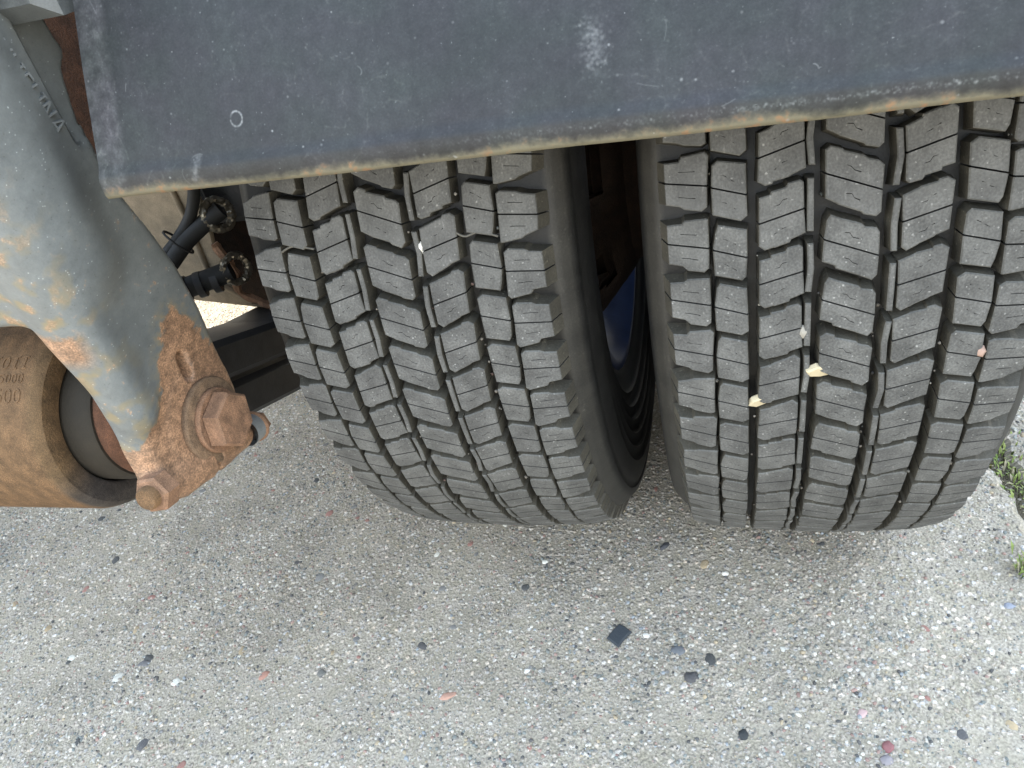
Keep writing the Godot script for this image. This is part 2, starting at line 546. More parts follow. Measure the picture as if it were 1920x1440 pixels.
# the hanger bracket: u across (x - z) / sqrt 2, v over y
const HU0 := -1.14
const HU1 := -0.72
const HY0 := -0.12
const HY1 := 0.46
func hanger_material(h: Texture2D) -> StandardMaterial3D:
	var S := FastNoiseLite.TYPE_SIMPLEX_SMOOTH
	var w := 704; var hh := 960
	var a := bytes(noise(S, 0.010, 41, 5, 0.6), w, hh, false)
	var b := bytes(noise(S, 0.05, 42, 4, 0.65), w, hh, false)
	var f := bytes(noise(S, 0.3, 43, 3, 0.7), w, hh, false)
	var e2 := bytes(noise(S, 0.022, 44, 3), w, hh, false)
	var lim := PackedVector2Array()
	# the bared, rusted eye, given as (y, z) on the side face x = -0.585
	for q in [Vector2(0.088, 0.500), Vector2(0.070, 0.484), Vector2(0.035, 0.475), Vector2(0.0, 0.455), Vector2(-0.2, 0.40), Vector2(-0.2, 0.72), Vector2(0.0, 0.72), Vector2(0.008, 0.610), Vector2(0.022, 0.590), Vector2(0.020, 0.572), Vector2(0.040, 0.552), Vector2(0.070, 0.528), Vector2(0.082, 0.516)]:
		lim.append(Vector2((-0.585 - q.y) * 0.7071, q.x))
	var im := PackedByteArray(); im.resize(w * hh * 3)
	for y in hh:
		var py := HY1 + (HY0 - HY1) * (y + 0.5) / hh
		for x in w:
			var i := y * w + x
			var pu := HU0 + (HU1 - HU0) * (x + 0.5) / w
			var va := a[i] / 255.0; var vb := b[i] / 255.0; var vf := f[i] / 255.0; var ve := e2[i] / 255.0
			var v := 106.0 + 18.0 * (va - 0.5) + 12.0 * (vb - 0.5) + 10.0 * (vf - 0.5)
			var col := Vector3(v * 0.97, v * 1.0, v * 0.985)
			var rust := Vector3(106, 83, 65).lerp(Vector3(166, 130, 101), clampf(0.5 + 1.2 * (vb - 0.5) + 0.7 * (va - 0.5), 0, 1)) * (0.60 + 0.80 * vf)
			var k := 0.0
			if py < 0.12:
				var p := Vector2(pu, py)
				var d := 1.0
				for s in lim.size():
					d = minf(d, Geometry2D.get_closest_point_to_segment(p, lim[s], lim[(s + 1) % lim.size()]).distance_to(p)) if absf(py - 0.04) < 0.08 else d
				if Geometry2D.is_point_in_polygon(p, lim): d = -d
				k = ramp(-d + 0.012 * (va - 0.5) + 0.008 * (vb - 0.5), -0.0012, 0.0012)
				col = col.lerp(Vector3(134, 116, 84), 0.55 * ramp(-d, -0.014, -0.001) * ramp(vb, 0.3, 0.7))
			# spotted rust over the back of the casting and along the arch
			var spot := ramp(ve + 0.7 * (vb - 0.5), 0.72, 0.84) * ramp(-pu, 0.815, 0.86) * ramp(py, 0.05, 0.13) * ramp(0.30 - py, 0.0, 0.08)
			var few := ramp(vb + 0.3 * (va - 0.5), 0.80, 0.90) * 0.6 * ramp(0.24 - py, 0.0, 0.1)
			var rim := ramp(0.132 + 0.012 * (vb - 0.5) - py, 0.0, 0.006) * ramp(-pu, 0.832, 0.845) * ramp(py, 0.095, 0.108)
			col = col.lerp(Vector3(126, 112, 82), 0.75 * ramp(ve, 0.52, 0.75) * ramp(-pu, 0.80, 0.85) * ramp(0.26 - py, 0.0, 0.1))
			k = maxf(k, maxf(0.6 * spot, maxf(few, rim)))
			col = col.lerp(rust, k)
			if k < 0.3 and vf > 0.80 and vb > 0.62: col = col.lerp(Vector3(205, 208, 205), 0.7)
			if k < 0.3 and vf < 0.17 and vb < 0.40: col = col.lerp(Vector3(74, 72, 66), 0.55)
			im[i * 3] = clampi(int(col.x), 0, 255); im[i * 3 + 1] = clampi(int(col.y), 0, 255); im[i * 3 + 2] = clampi(int(col.z), 0, 255)
	var m := std(0.52, 0.45)
	m.albedo_texture = tex(im, w, hh)
	m.texture_repeat = false
	m.heightmap_enabled = true
	m.heightmap_texture = tex(b, w, hh, Image.FORMAT_L8)
	m.heightmap_scale = 0.03
	return m

# =============================================================== the ground
func slab_edge(z: float) -> float:      # where the near slab ends on the right
	var pts := [Vector2(-60, 0.31), Vector2(-1, 0.31), Vector2(-0.02, 0.288), Vector2(0.10, 0.270), Vector2(0.15, 0.276), Vector2(0.18, 0.281), Vector2(0.235, 0.285), Vector2(0.30, 0.277), Vector2(0.36, 0.258), Vector2(0.45, 0.236), Vector2(0.56, 0.232), Vector2(0.8, 0.25), Vector2(1.2, 0.29), Vector2(60, 0.29)]
	for i in pts.size() - 1:
		if z <= pts[i + 1].x: return lerpf(pts[i].y, pts[i + 1].y, (z - pts[i].x) / (pts[i + 1].x - pts[i].x))
	return 0.29

func slab(sign_: float, shift: float) -> ArrayMesh:
	var b := MB.new()
	var g := RandomNumberGenerator.new()
	g.seed = 5 + int(shift * 1000)
	var zs := [-60.0, -2.0]
	var z := -1.0
	while z < 1.6:
		zs.append(z)
		z += g.randf_range(0.006, 0.022)
	zs.append_array([3.0, 60.0])
	var prev := Vector3.ZERO
	for i in zs.size():
		var e := Vector3(slab_edge(zs[i]) + shift + (g.randf_range(-0.006, 0.006) if absf(zs[i]) < 1.7 else 0.0), 0, zs[i])
		if i > 0:
			var fa := Vector3(-sign_ * 60.0, 0, prev.z); var fb := Vector3(-sign_ * 60.0, 0, e.z)
			var ch := Vector3(sign_ * 0.008, -0.006, 0); var dn := Vector3(sign_ * 0.011, -0.08, 0)
			for t in [[fa, prev, e], [fa, e, fb]]:
				b.tri(t[0], t[1], t[2], Vector3.UP, Vector3.UP, Vector3.UP, Color.WHITE, Vector2(t[0].x, t[0].z), Vector2(t[1].x, t[1].z), Vector2(t[2].x, t[2].z))
			for q in [[prev, e, e + ch, prev + ch, Vector3(sign_, 1, 0)], [prev + ch, e + ch, e + dn, prev + dn, Vector3(sign_, 0.1, 0)]]:
				var nn: Vector3 = q[4].normalized()
				for t in [[0, 1, 2], [0, 2, 3]]:
					var w := []
					for k in t: w.append(Vector2(q[k].x - q[k].y, q[k].z))
					b.tri(q[t[0]], q[t[1]], q[t[2]], nn, nn, nn, Color.WHITE, w[0], w[1], w[2])
		prev = e
	return b.mesh()

func stone_color(g: RandomNumberGenerator) -> Color:
	var t := g.randf()
	var v := g.randf_range(0.8, 1.2)
	if t < 0.56: return Color(0.375, 0.335, 0.28) * v
	if t < 0.69: return Color(0.54, 0.51, 0.44) * v
	if t < 0.84: return Color(0.21, 0.222, 0.205) * v
	if t < 0.895: return Color(0.11, 0.107, 0.103) * v
	if t < 0.945: return Color(0.33, 0.225, 0.19) * v
	if t < 0.98: return Color(0.39, 0.32, 0.22) * v
	return Color(0.29, 0.31, 0.32) * v

func in_view(g: RandomNumberGenerator) -> Vector3:     # a spot on the stretch of concrete behind the lorry
	while true:
		var p := Vector3(g.randf_range(-1.75, 0.42), 0, g.randf_range(-0.55, 0.85))
		if p.z < 0.12 and p.x > -0.56 and p.x < 0.17 and p.z > -0.12: continue
		if p.z < -0.2 and p.x > -0.9 and p.x < 0.1: continue
		var gap := slab_edge(p.z)
		if p.x > gap - 0.006 and p.x < gap + 0.045: p.y = -0.011
		return p
	return Vector3.ZERO

func build_ground() -> void:
	var near := part("concrete_pavement", slab(1.0, 0.0), M.concrete, self)
	tag(near, "grey worn concrete with small stones showing, under the twin tyres", "pavement", "", "structure")
	var far := part("concrete_pavement", slab(-1.0, 0.04), M.concrete, self)
	tag(far, "strip of pale concrete beyond the weedy joint at the right", "pavement", "", "structure")
	var soil := part("soil", box(Vector3(0.1, -0.2, -60), Vector3(0.5, -0.010, 60), 0.001).mesh(), M.soil, self)
	tag(soil, "dark soil in the joint between two slabs of concrete", "soil", "", "structure")
	var g := RandomNumberGenerator.new()
	g.seed = 12
	var patch := noise(FastNoiseLite.TYPE_SIMPLEX_SMOOTH, 2.6, 61, 3)
	# grit that stands out of the cement: thousands of grains of one to five millimetres
	for k in 3:
		var mm := MultiMesh.new()
		mm.transform_format = MultiMesh.TRANSFORM_3D
		mm.use_colors = true
		mm.mesh = stone(Vector3.ONE, 0.2, false, k).mesh()
		var count := 62000
		mm.instance_count = count
		var put := 0
		for i in count:
			var p := in_view(g)
			var here := patch.get_noise_2d(p.x, p.z)
			if g.randf() > 0.78 + 0.9 * here: continue
			var s := 0.0012 + (0.0036 + 0.0035 * maxf(0.0, here)) * pow(g.randf(), 3.2)
			p.y += s * g.randf_range(-0.16, 0.10)
			var bs := Basis.from_euler(Vector3(g.randf_range(-0.4, 0.4), g.randf() * TAU, g.randf_range(-0.4, 0.4))).scaled_local(Vector3(s * g.randf_range(0.9, 1.6), s * 0.8, s))
			mm.set_instance_transform(put, Transform3D(bs, p))
			mm.set_instance_color(put, stone_color(g))
			put += 1
		mm.visible_instance_count = put
		var mi := MultiMeshInstance3D.new()
		mi.name = numbered("grit", near)
		mi.multimesh = mm
		mi.material_override = M.stone
		near.add_child(mi, true)
		tag(mi, "fine gravel grains set in the concrete", "", "", "stuff")
	# the larger pebbles, each a piece of its own
	var shapes := []
	for k in 8:
		for tone in 1: shapes.append(stone(Vector3.ONE, 0.13, true, 20 + k))
	var made := {}
	for i in 290:
		var p := in_view(g)
		var s := 0.0065 + 0.009 * pow(g.randf(), 3.0)
		var col := stone_color(g)
		var t := g.randf()
		var bright := g.randf_range(0.8, 1.2)
		col = (Color(0.105, 0.103, 0.10) if t < 0.30 else Color(0.21, 0.205, 0.19) if t < 0.52 else Color(0.30, 0.165, 0.135) if t < 0.70 else Color(0.60, 0.575, 0.50) if t < 0.86 else Color(0.42, 0.33, 0.21)) * bright
		var k := g.randi() % 8
		var tone := int(col.r * 12.0) * 100 + int(col.b * 12.0)
		var key := k * 100000 + tone
		if not made.has(key):
			var mb := MB.new()
			mb.add(shapes[k], Transform3D.IDENTITY)
			mb.c.fill(Color(col.r, col.g, col.b))
			made[key] = mb.mesh()
		p.y += -0.07 * s
		var bs := Basis.from_euler(Vector3(g.randf_range(-0.15, 0.15), g.randf() * TAU, g.randf_range(-0.15, 0.15))).scaled_local(Vector3(s * g.randf_range(1.0, 1.6), s * 0.42, s * g.randf_range(0.75, 1.1)))
		part("pebble", made[key], M.stone, near, Transform3D(bs, p))

# =============================================================== the lorry
func build_truck() -> void:
	var truck := thing("truck", "parked lorry seen from behind at its twin rear tyres, dirty dark grey mudguard above", "truck", Vector3.ZERO)
	var ax := Transform3D(Basis.IDENTITY, Vector3(0, AXLE, 0))
	make_blocks()
	var outer := build_wheel(truck, ax, 3.109, -1.0, 7)
	outer.set_meta("label", "outer tyre of the pair, at the right, blocky tread with stones caught in its grooves")
	var inner := build_wheel(truck, ax.translated_local(Vector3(DUAL, 0, 0)), 3.237, 1.0, 3)
	inner.set_meta("label", "inner tyre of the pair, at the left, its ribbed sidewall facing the gap")
	build_mudguard(truck, ax)
	build_hanger(truck, ax)
	build_underside(truck, ax)
	build_body(truck)

# ---- tread blocks: outlines in millimetres, (across, round the tyre), measured for one pitch about the middle cut
var BL := {}

func rad(s: float) -> float:
	return R - CROWN * s * s - 0.0034 * smoothstep(0.105, 0.131, absf(s))

func on_tyre(p: Vector2, r_less: float) -> Vector3:     # metres; p.y runs round the tyre
	var r := rad(p.x) - r_less
	var f := p.y / R
	return Vector3(p.x, r * sin(f), r * cos(f))

# one convex-ish piece; flags: w = groove wall, o = shoulder wall, s = cut, m = join inside the block
var tone := Color.WHITE
func piece(b: MB, pts: PackedVector2Array, flags: String, depth: float, bev: float, notched := false) -> void:
	var k := pts.size()
	if area2(pts) < 0.0:
		pts.reverse()
		var fl := ""
		for i in k: fl += flags[(2 * k - 2 - i) % k]
		flags = fl
	if flags.contains("o") and bev > 0.00095 and notched:
		var np := PackedVector2Array()
		var nf := ""
		for i in k:
			var a := pts[i]; var d := pts[(i + 1) % k] - a
			np.append(a); nf += flags[i]
			if flags[i] == "o":
				var cuts := int(d.length() / 0.0042)
				var e := d.normalized(); var inw := Vector2(-e.y, e.x)
				for c in range(1, cuts):
					var m := a + d * (float(c) / cuts)
					np.append_array([m - e * 0.0006, m + inw * 0.0017, m + e * 0.0005])
					nf += "ooo"
		pts = np; flags = nf; k = pts.size()
	var top_by := PackedFloat32Array(); var low_by := PackedFloat32Array()
	for i in k:
		var f := flags[i]
		top_by.append(bev if f == "w" else bev * 0.6 if f == "o" else 0.0)
		low_by.append(-0.0016 if f == "w" else -0.0062 if f == "o" else 0.0)
	var top := inset(pts, top_by)
	var low := inset(pts, low_by)
	var tris := Geometry2D.triangulate_polygon(top)
	for i in range(0, tris.size(), 3):
		var q := [top[tris[i]], top[tris[i + 1]], top[tris[i + 2]]]
		var w := []
		var nn := []
		for e in q:
			var x := on_tyre(e, 0.0)
			w.append(x)
			nn.append(Vector3(2.0 * CROWN * e.x * 0.5, x.y, x.z).normalized())
		b.tri(w[0], w[1], w[2], nn[0], nn[1], nn[2], tone)
	for i in k:
		var j := (i + 1) % k
		var f := flags[i]
		if f == "m": continue
		var e := (pts[j] - pts[i]).normalized()
		var o := Vector3(e.y, -e.x, 0)
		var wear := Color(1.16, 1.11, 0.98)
		var wall := Color(0.62, 0.57, 0.46)  # brownish dirt, darkened further as painted groove shade
		if f != "s":
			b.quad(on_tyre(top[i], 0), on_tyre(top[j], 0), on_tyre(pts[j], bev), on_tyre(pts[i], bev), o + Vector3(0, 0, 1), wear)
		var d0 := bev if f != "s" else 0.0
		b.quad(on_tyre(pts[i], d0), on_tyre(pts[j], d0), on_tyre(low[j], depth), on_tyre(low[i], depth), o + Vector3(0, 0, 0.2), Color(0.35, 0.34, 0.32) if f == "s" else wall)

func mm(list: Array) -> PackedVector2Array:
	var p := PackedVector2Array()
	for i in range(0, list.size(), 2): p.append(Vector2(list[i], list[i + 1]) * 0.001)
	return p

# top and low: outlines from right to left and from left to right; cut: the sipe through the block; zigs: the two small cuts
func block(top: Array, low: Array, cut: Array, zig_a: Array, zig_b: Array, tf: String, lf: String, right: String, left: String, seed_: int, simple := false) -> MB:
	var g := RandomNumberGenerator.new()
	g.seed = seed_
	var t := mm(top); var l := mm(low); var c := mm(cut)
	var jit := func(p: PackedVector2Array) -> void:
		for i in p.size():
			if absf(p[i].x) < 0.126: p[i] += Vector2(g.randf_range(-1, 1), g.randf_range(-1, 1)) * 0.0009
	jit.call(t); jit.call(l)
	if seed_ % 3 == 1:        # a torn corner
		t[t.size() - 1] += Vector2(0.0012, -0.0022)
	tone = [Color(0.93, 0.93, 0.94), Color(1, 1, 1), Color(1.09, 1.08, 1.04)][seed_ % 3]
	var b := MB.new()
	var depth := 0.0175
	if simple:
		var p := t.duplicate()
		p.append_array(l)
		piece(b, p, tf.substr(0, t.size() - 1) + left + lf.substr(0, l.size() - 1) + right, depth, 0.001)
		return b
	var half := Vector2(0, 0.00062)
	for h in 2:
		var hi := t if h == 0 else PackedVector2Array([c[1] - half, c[0] - half])     # right to left
		var lo := PackedVector2Array([c[0] + half, c[1] + half]) if h == 0 else l          # left to right
		var hf := tf if h == 0 else "s"
		var lff := "s" if h == 0 else lf
		var z := mm(zig_a if h == 0 else zig_b)
		for i in z.size(): z[i] += Vector2(g.randf_range(-0.5, 0.5), g.randf_range(-0.4, 0.4)) * 0.001
		# the small cut and its continuation to both sides, where the rubber is whole
		var le := Vector2(lerpf(hi[-1].x, lo[0].x, 0.5), lerpf(hi[-1].y, lo[0].y, 0.5))
		var re := Vector2(lerpf(hi[0].x, lo[-1].x, 0.5), lerpf(hi[0].y, lo[-1].y, 0.5))
		var gap := Vector2(0, 0.00052)
		var n := z.size()
		# upper piece: over the cut
		var p := PackedVector2Array(hi)
		p.append(le); p.append_array(z); p.append(re)
		piece(b, p, hf.substr(0, hi.size() - 1) + left + "m" + "s".repeat(n - 1) + "m" + right, depth, 0.0010, true)
		# lower piece: the cut's other side, from right to left
		var q := PackedVector2Array([re])
		var qf := "m"
		q.append(z[n - 1])
		qf += "s"
		for i in range(n - 1, -1, -1):
			var e := z[i] - gap
			if i == n - 1: e.x -= 0.0004
			if i == 0: e.x += 0.0004
			q.append(e)
			qf += "s"
		q.append(z[0]); qf += "m"
		q.append(le); qf += left
		q.append_array(lo)
		qf += lff.substr(0, lo.size() - 1) + right
		piece(b, q, qf, depth, 0.0010, true)
	return b

func make_blocks() -> void:
	for k in 3:
		var serr_t := []
		# column 1, the shoulder: its left edge is notched
		var lowl := [-130, -14.6, -119.5, -16.4, -115.6, -19.2, -103, -20.4, -99.6, -17.6]
		var topl := [-98.6, 20.4, -101, 22.0, -116.2, 20.2, -119.4, 17.6, -130.2, 16.6]
		BL["shoulder%d" % k] = block(topl, lowl, [-130.2, 1.9, -99.3, -1.9], [-120.1, 10.3, -114, 9.7, -107.5, 9.1], [-120, -8.6, -114, -9.4, -107.8, -10.2], "wwww", "wwww", "w", "o", 100 + k)
		BL["second%d" % k] = block([-71.7, 18.5, -91.5, 22.4, -95.4, 18.6], [-96.4, -17, -76, -21.8, -72.0, -18.8], [-96.4, 3.5, -71.8, -3.5], [-89.8, 12.3, -86.2, 11.3, -84.4, 8.9, -80, 7.2], [-89.9, -7.3, -86.3, -8.4, -84.2, -11, -79.8, -12.6], "www", "ww", "w", "w", 200 + k)
		BL["third%d" % k] = block([-32.7, 22.9, -36.5, 25.8, -43.4, 23.2, -44.7, 21.5, -54.1, 18.0, -55.4, 16.5, -63.4, 14.3], [-63.6, -21.6, -59.8, -24.4, -54, -23.6, -52.7, -22.4, -42.6, -18.9, -41.6, -17.5, -32.2, -13.7], [-63.4, -4.6, -32.5, 4.6], [-53.2, 7.5, -49.2, 9, -47.3, 11.6, -43.3, 12.8], [-53.1, -12.7, -49, -11, -47.1, -8.4, -43, -7.4], "wwwwww", "wwwwww", "w", "w", 300 + k)
		BL["centre%d" % k] = block([18.4, 10.3, 16.4, 12.8, 8.0, 15.2, 6.4, 17.7, -7.1, 21.2, -8.7, 22.9, -15.2, 25.6, -18.6, 22.6], [-18.9, -10.5, -11.0, -13.6, -9.4, -15.6, 5.4, -21.3, 7.0, -22.9, 14.6, -26.2, 18.5, -22.8], [-18.8, 7.3, 18.5, -7.3], [-5, 12, -1.9, 11, 0.1, 8.2, 4.6, 6.8], [-5.2, -7.2, -1.6, -8.3, 0.4, -11.3, 4.4, -12.8], "wwwwwww", "wwwwww", "w", "w", 400 + k)
		# the thin rib beside column 3; the second and third are bent
		var rb := MB.new()
		var bend := [Vector2(0, 0), Vector2(1.1, 0.3), Vector2(-0.9, 1.4)][k] as Vector2
		var p := mm([-26.2 + bend.y, 25.4, -30.4 + bend.y, 25.6, -30.5 + bend.x, 6.0, -30.4 - bend.x * 0.5, -12.2, -25.9 - bend.x * 0.5, -12.6, -26.0 + bend.x, 6.0])
		piece(rb, p, "wwwwww", 0.0175, 0.0009)
		BL["rib%d" % k] = rb
	BL.shoulder_far = block([-98.6, 20.4, -101, 22.0, -116.2, 20.2, -130.2, 16.6], [-130, -14.6, -115.6, -19.2, -103, -20.4, -99.6, -17.6], [], [], [], "www", "www", "w", "o", 900, true)
	BL.second_far = block([-71.7, 18.5, -91.5, 22.4, -95.4, 18.6], [-96.4, -17, -76, -21.8, -72.0, -18.8], [], [], [], "ww", "ww", "w", "w", 900, true)
	BL.third_far = block([-32.7, 22.9, -36.5, 25.8, -63.4, 14.3], [-63.6, -21.6, -59.8, -24.4, -32.2, -13.7], [], [], [], "ww", "ww", "w", "w", 900, true)
	BL.centre_far = block([18.4, 10.3, -15.2, 25.6, -18.6, 22.6], [-18.9, -10.5, 14.6, -26.2, 18.5, -22.8], [], [], [], "ww", "ww", "w", "w", 900, true)
	BL.rib_far = BL.rib0
	for k in BL.keys():
		if not k.ends_with("_far"): BL[k + "_mesh"] = BL[k].mesh()

func build_wheel(truck: Node3D, at: Transform3D, phase: float, out_side: float, seed_: int) -> Node3D:
	var w := group_node("wheel", truck, at)
	var g := RandomNumberGenerator.new()
	g.seed = seed_
	# column, phase against the centre, turned half way round its own middle?
	var cols := [["shoulder", 0.165, false], ["second", 0.015, false], ["third", -0.434, false], ["rib", -0.434, false], ["centre", 0.0, false], ["rib", 0.434 , true], ["third", 0.434, true], ["second", -0.015, true], ["shoulder", -0.185, true]]
	var far := MB.new()
	var n := 68
	var step := TAU / n
	for c in cols:
		var kind: String = c[0]
		for i in n:
			var f: float = PITCH * (phase + c[1]) - PITCH * i
			if i > n / 2: f = PITCH * (phase + c[1]) + PITCH * (n - i) * (TAU - PITCH * (n / 2)) / (PITCH * (n - n / 2)) * 1.0 if false else PITCH * (phase + c[1]) + PITCH * (n - i)
			var deg := rad_to_deg(wrapf(f, -PI, PI))
			var bs := Basis(Vector3.RIGHT, -f)
			if c[2]: bs = bs * Basis(Vector3.BACK, PI)
			if deg > -66.0 and deg < 44.0:
				var k := g.randi() % 3
				var part_name := "tread_rib" if kind == "rib" else "tread_block"
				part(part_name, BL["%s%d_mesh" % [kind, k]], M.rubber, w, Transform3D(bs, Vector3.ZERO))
			elif deg < -72.0 and deg > -108.0:
				continue                 # flattened against the ground
			else:
				far.add(BL[kind + "_far"], Transform3D(bs, Vector3.ZERO))
	var rest := part("tread_blocks", far.mesh(), M.rubber, w)
	tag(rest, "", "", "", "stuff")
	# grit packed into the grooves
	var mm := MultiMesh.new()
	mm.transform_format = MultiMesh.TRANSFORM_3D
	mm.use_colors = true
	mm.mesh = stone(Vector3.ONE, 0.22, false, 3).mesh()
	mm.instance_count = 130
	for i in 130:
		var lane: float = [-0.0985, -0.0675, -0.0640, -0.0285, -0.0220, 0.0220, 0.0285, 0.0640, 0.0675, 0.0985][g.randi() % 10]
		var f := deg_to_rad(g.randf_range(-62.0, 44.0))
		var rr := rad(lane) - g.randf_range(0.003, 0.016)
		var sz := g.randf_range(0.0012, 0.0034)
		mm.set_instance_transform(i, Transform3D(Basis.from_euler(Vector3(g.randf() * TAU, g.randf() * TAU, 0)).scaled(Vector3.ONE * sz), Vector3(lane + g.randfn() * 0.0012, rr * sin(f), rr * cos(f))))
		mm.set_instance_color(i, stone_color(g) * 0.5)
	var gi := MultiMeshInstance3D.new()
	gi.name = "trapped_grit"
	gi.multimesh = mm
	gi.material_override = M.stone
	w.add_child(gi, true)
	tag(gi, "", "", "", "stuff")
	# carcass: groove floor, shoulders, sidewalls with their rings, bead
	var pr := PackedVector2Array()
	var half := [[0.1365, 0.4768], [0.1420, 0.4720], [0.1470, 0.4660], [0.1505, 0.462], [0.1515, 0.455], [0.1515, 0.455], [0.1500, 0.4535], [0.1525, 0.447], [0.1555, 0.428], [0.1565, 0.420], [0.1565, 0.420], [0.1525, 0.417], [0.1555, 0.402], [0.1555, 0.402], [0.1510, 0.399], [0.1540, 0.384], [0.1540, 0.384], [0.1490, 0.381], [0.1515, 0.366], [0.1515, 0.366], [0.1460, 0.363], [0.1475, 0.349], [0.1475, 0.349], [0.1415, 0.346], [0.1420, 0.330], [0.1420, 0.330], [0.1365, 0.327], [0.1335, 0.309], [0.1300, 0.300], [0.1270, 0.296], [0.118, 0.292]]
	for i in range(half.size() - 1, -1, -1): pr.append(Vector2(-half[i][0], half[i][1]))
	for i in 25:
		var s := lerpf(-0.132, 0.132, i / 24.0)
		pr.append(Vector2(s, rad(s) - 0.0172 + 0.0005 * smoothstep(0.118, 0.136, absf(s))))
	for q in half: pr.append(Vector2(q[0], q[1]))
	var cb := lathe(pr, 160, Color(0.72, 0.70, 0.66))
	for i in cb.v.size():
		if absf(cb.v[i].x) < 0.133: cb.c[i] = Color(0.10, 0.095, 0.085)        # groove floor painted near black, shade put into the colour
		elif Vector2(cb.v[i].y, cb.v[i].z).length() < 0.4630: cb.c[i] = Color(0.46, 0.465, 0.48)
	for i in cb.v.size():        # the tyre sits flat on the ground
		if cb.v[i].y < -AXLE + 0.004: cb.v[i].y = -AXLE + 0.004
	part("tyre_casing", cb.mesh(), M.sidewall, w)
	# shallow lugs along both shoulders
	# rim and disc
	var o := out_side
	var rim := lathe(flipx([Vector2(-0.128, 0.285), Vector2(-0.128, 0.299), Vector2(-0.122, 0.302), Vector2(-0.116, 0.298), Vector2(-0.112, 0.287), Vector2(-0.085, 0.281), Vector2(-0.06, 0.256), Vector2(0.05, 0.252), Vector2(0.09, 0.281), Vector2(0.112, 0.287), Vector2(0.116, 0.298), Vector2(0.122, 0.302), Vector2(0.129, 0.299), Vector2(0.129, 0.284), Vector2(0.09, 0.272), Vector2(0.05, 0.244), Vector2(-0.06, 0.246), Vector2(-0.09, 0.272), Vector2(-0.128, 0.285)], o), 128)
	part("rim", rim.mesh(), M.blue_rim, w)
	part("wheel_disc", disc(o), M.drum, w)
	return w

func flipx(p: Array, o: float) -> PackedVector2Array:
	var q := PackedVector2Array()
	for e in p: q.append(Vector2(e.x * o, e.y))
	if o < 0.0: q.reverse()
	return q

# dished steel disc with ten round hand holes, made as a ring of quads that leave the holes open
func disc(o: float) -> ArrayMesh:
	var b := MB.new()
	var prof := [Vector2(0.03, 0.247), Vector2(0.06, 0.243), Vector2(0.088, 0.232), Vector2(0.108, 0.215), Vector2(0.124, 0.196), Vector2(0.138, 0.178), Vector2(0.152, 0.160), Vector2(0.164, 0.140), Vector2(0.170, 0.118), Vector2(0.172, 0.08)]
	var seg := 120
	for side in 2:
		for i in prof.size() - 1:
			for j in seg:
				var q := []
				var hole := false
				for e in [[i, j], [i, j + 1], [i + 1, j + 1], [i + 1, j]]:
					var p: Vector2 = prof[e[0]]
					var f: float = TAU * e[1] / seg
					q.append(Vector3(p.x * o - (0.012 * o if side == 0 else 0.0), p.y * sin(f), p.y * cos(f)))
				var pm: Vector2 = (prof[i] + prof[i + 1]) * 0.5
				var fm := TAU * (j + 0.5) / seg
				var fa := fposmod(fm + 0.1, TAU / 8.0) - TAU / 16.0
				hole = Vector2(fa * 0.196, (pm.y - 0.196) * 1.3).length() < 0.034
				if not hole: b.quad(q[0], q[1], q[2], q[3], Vector3(o if side == 1 else -o, 0, 0))
	return b.mesh()

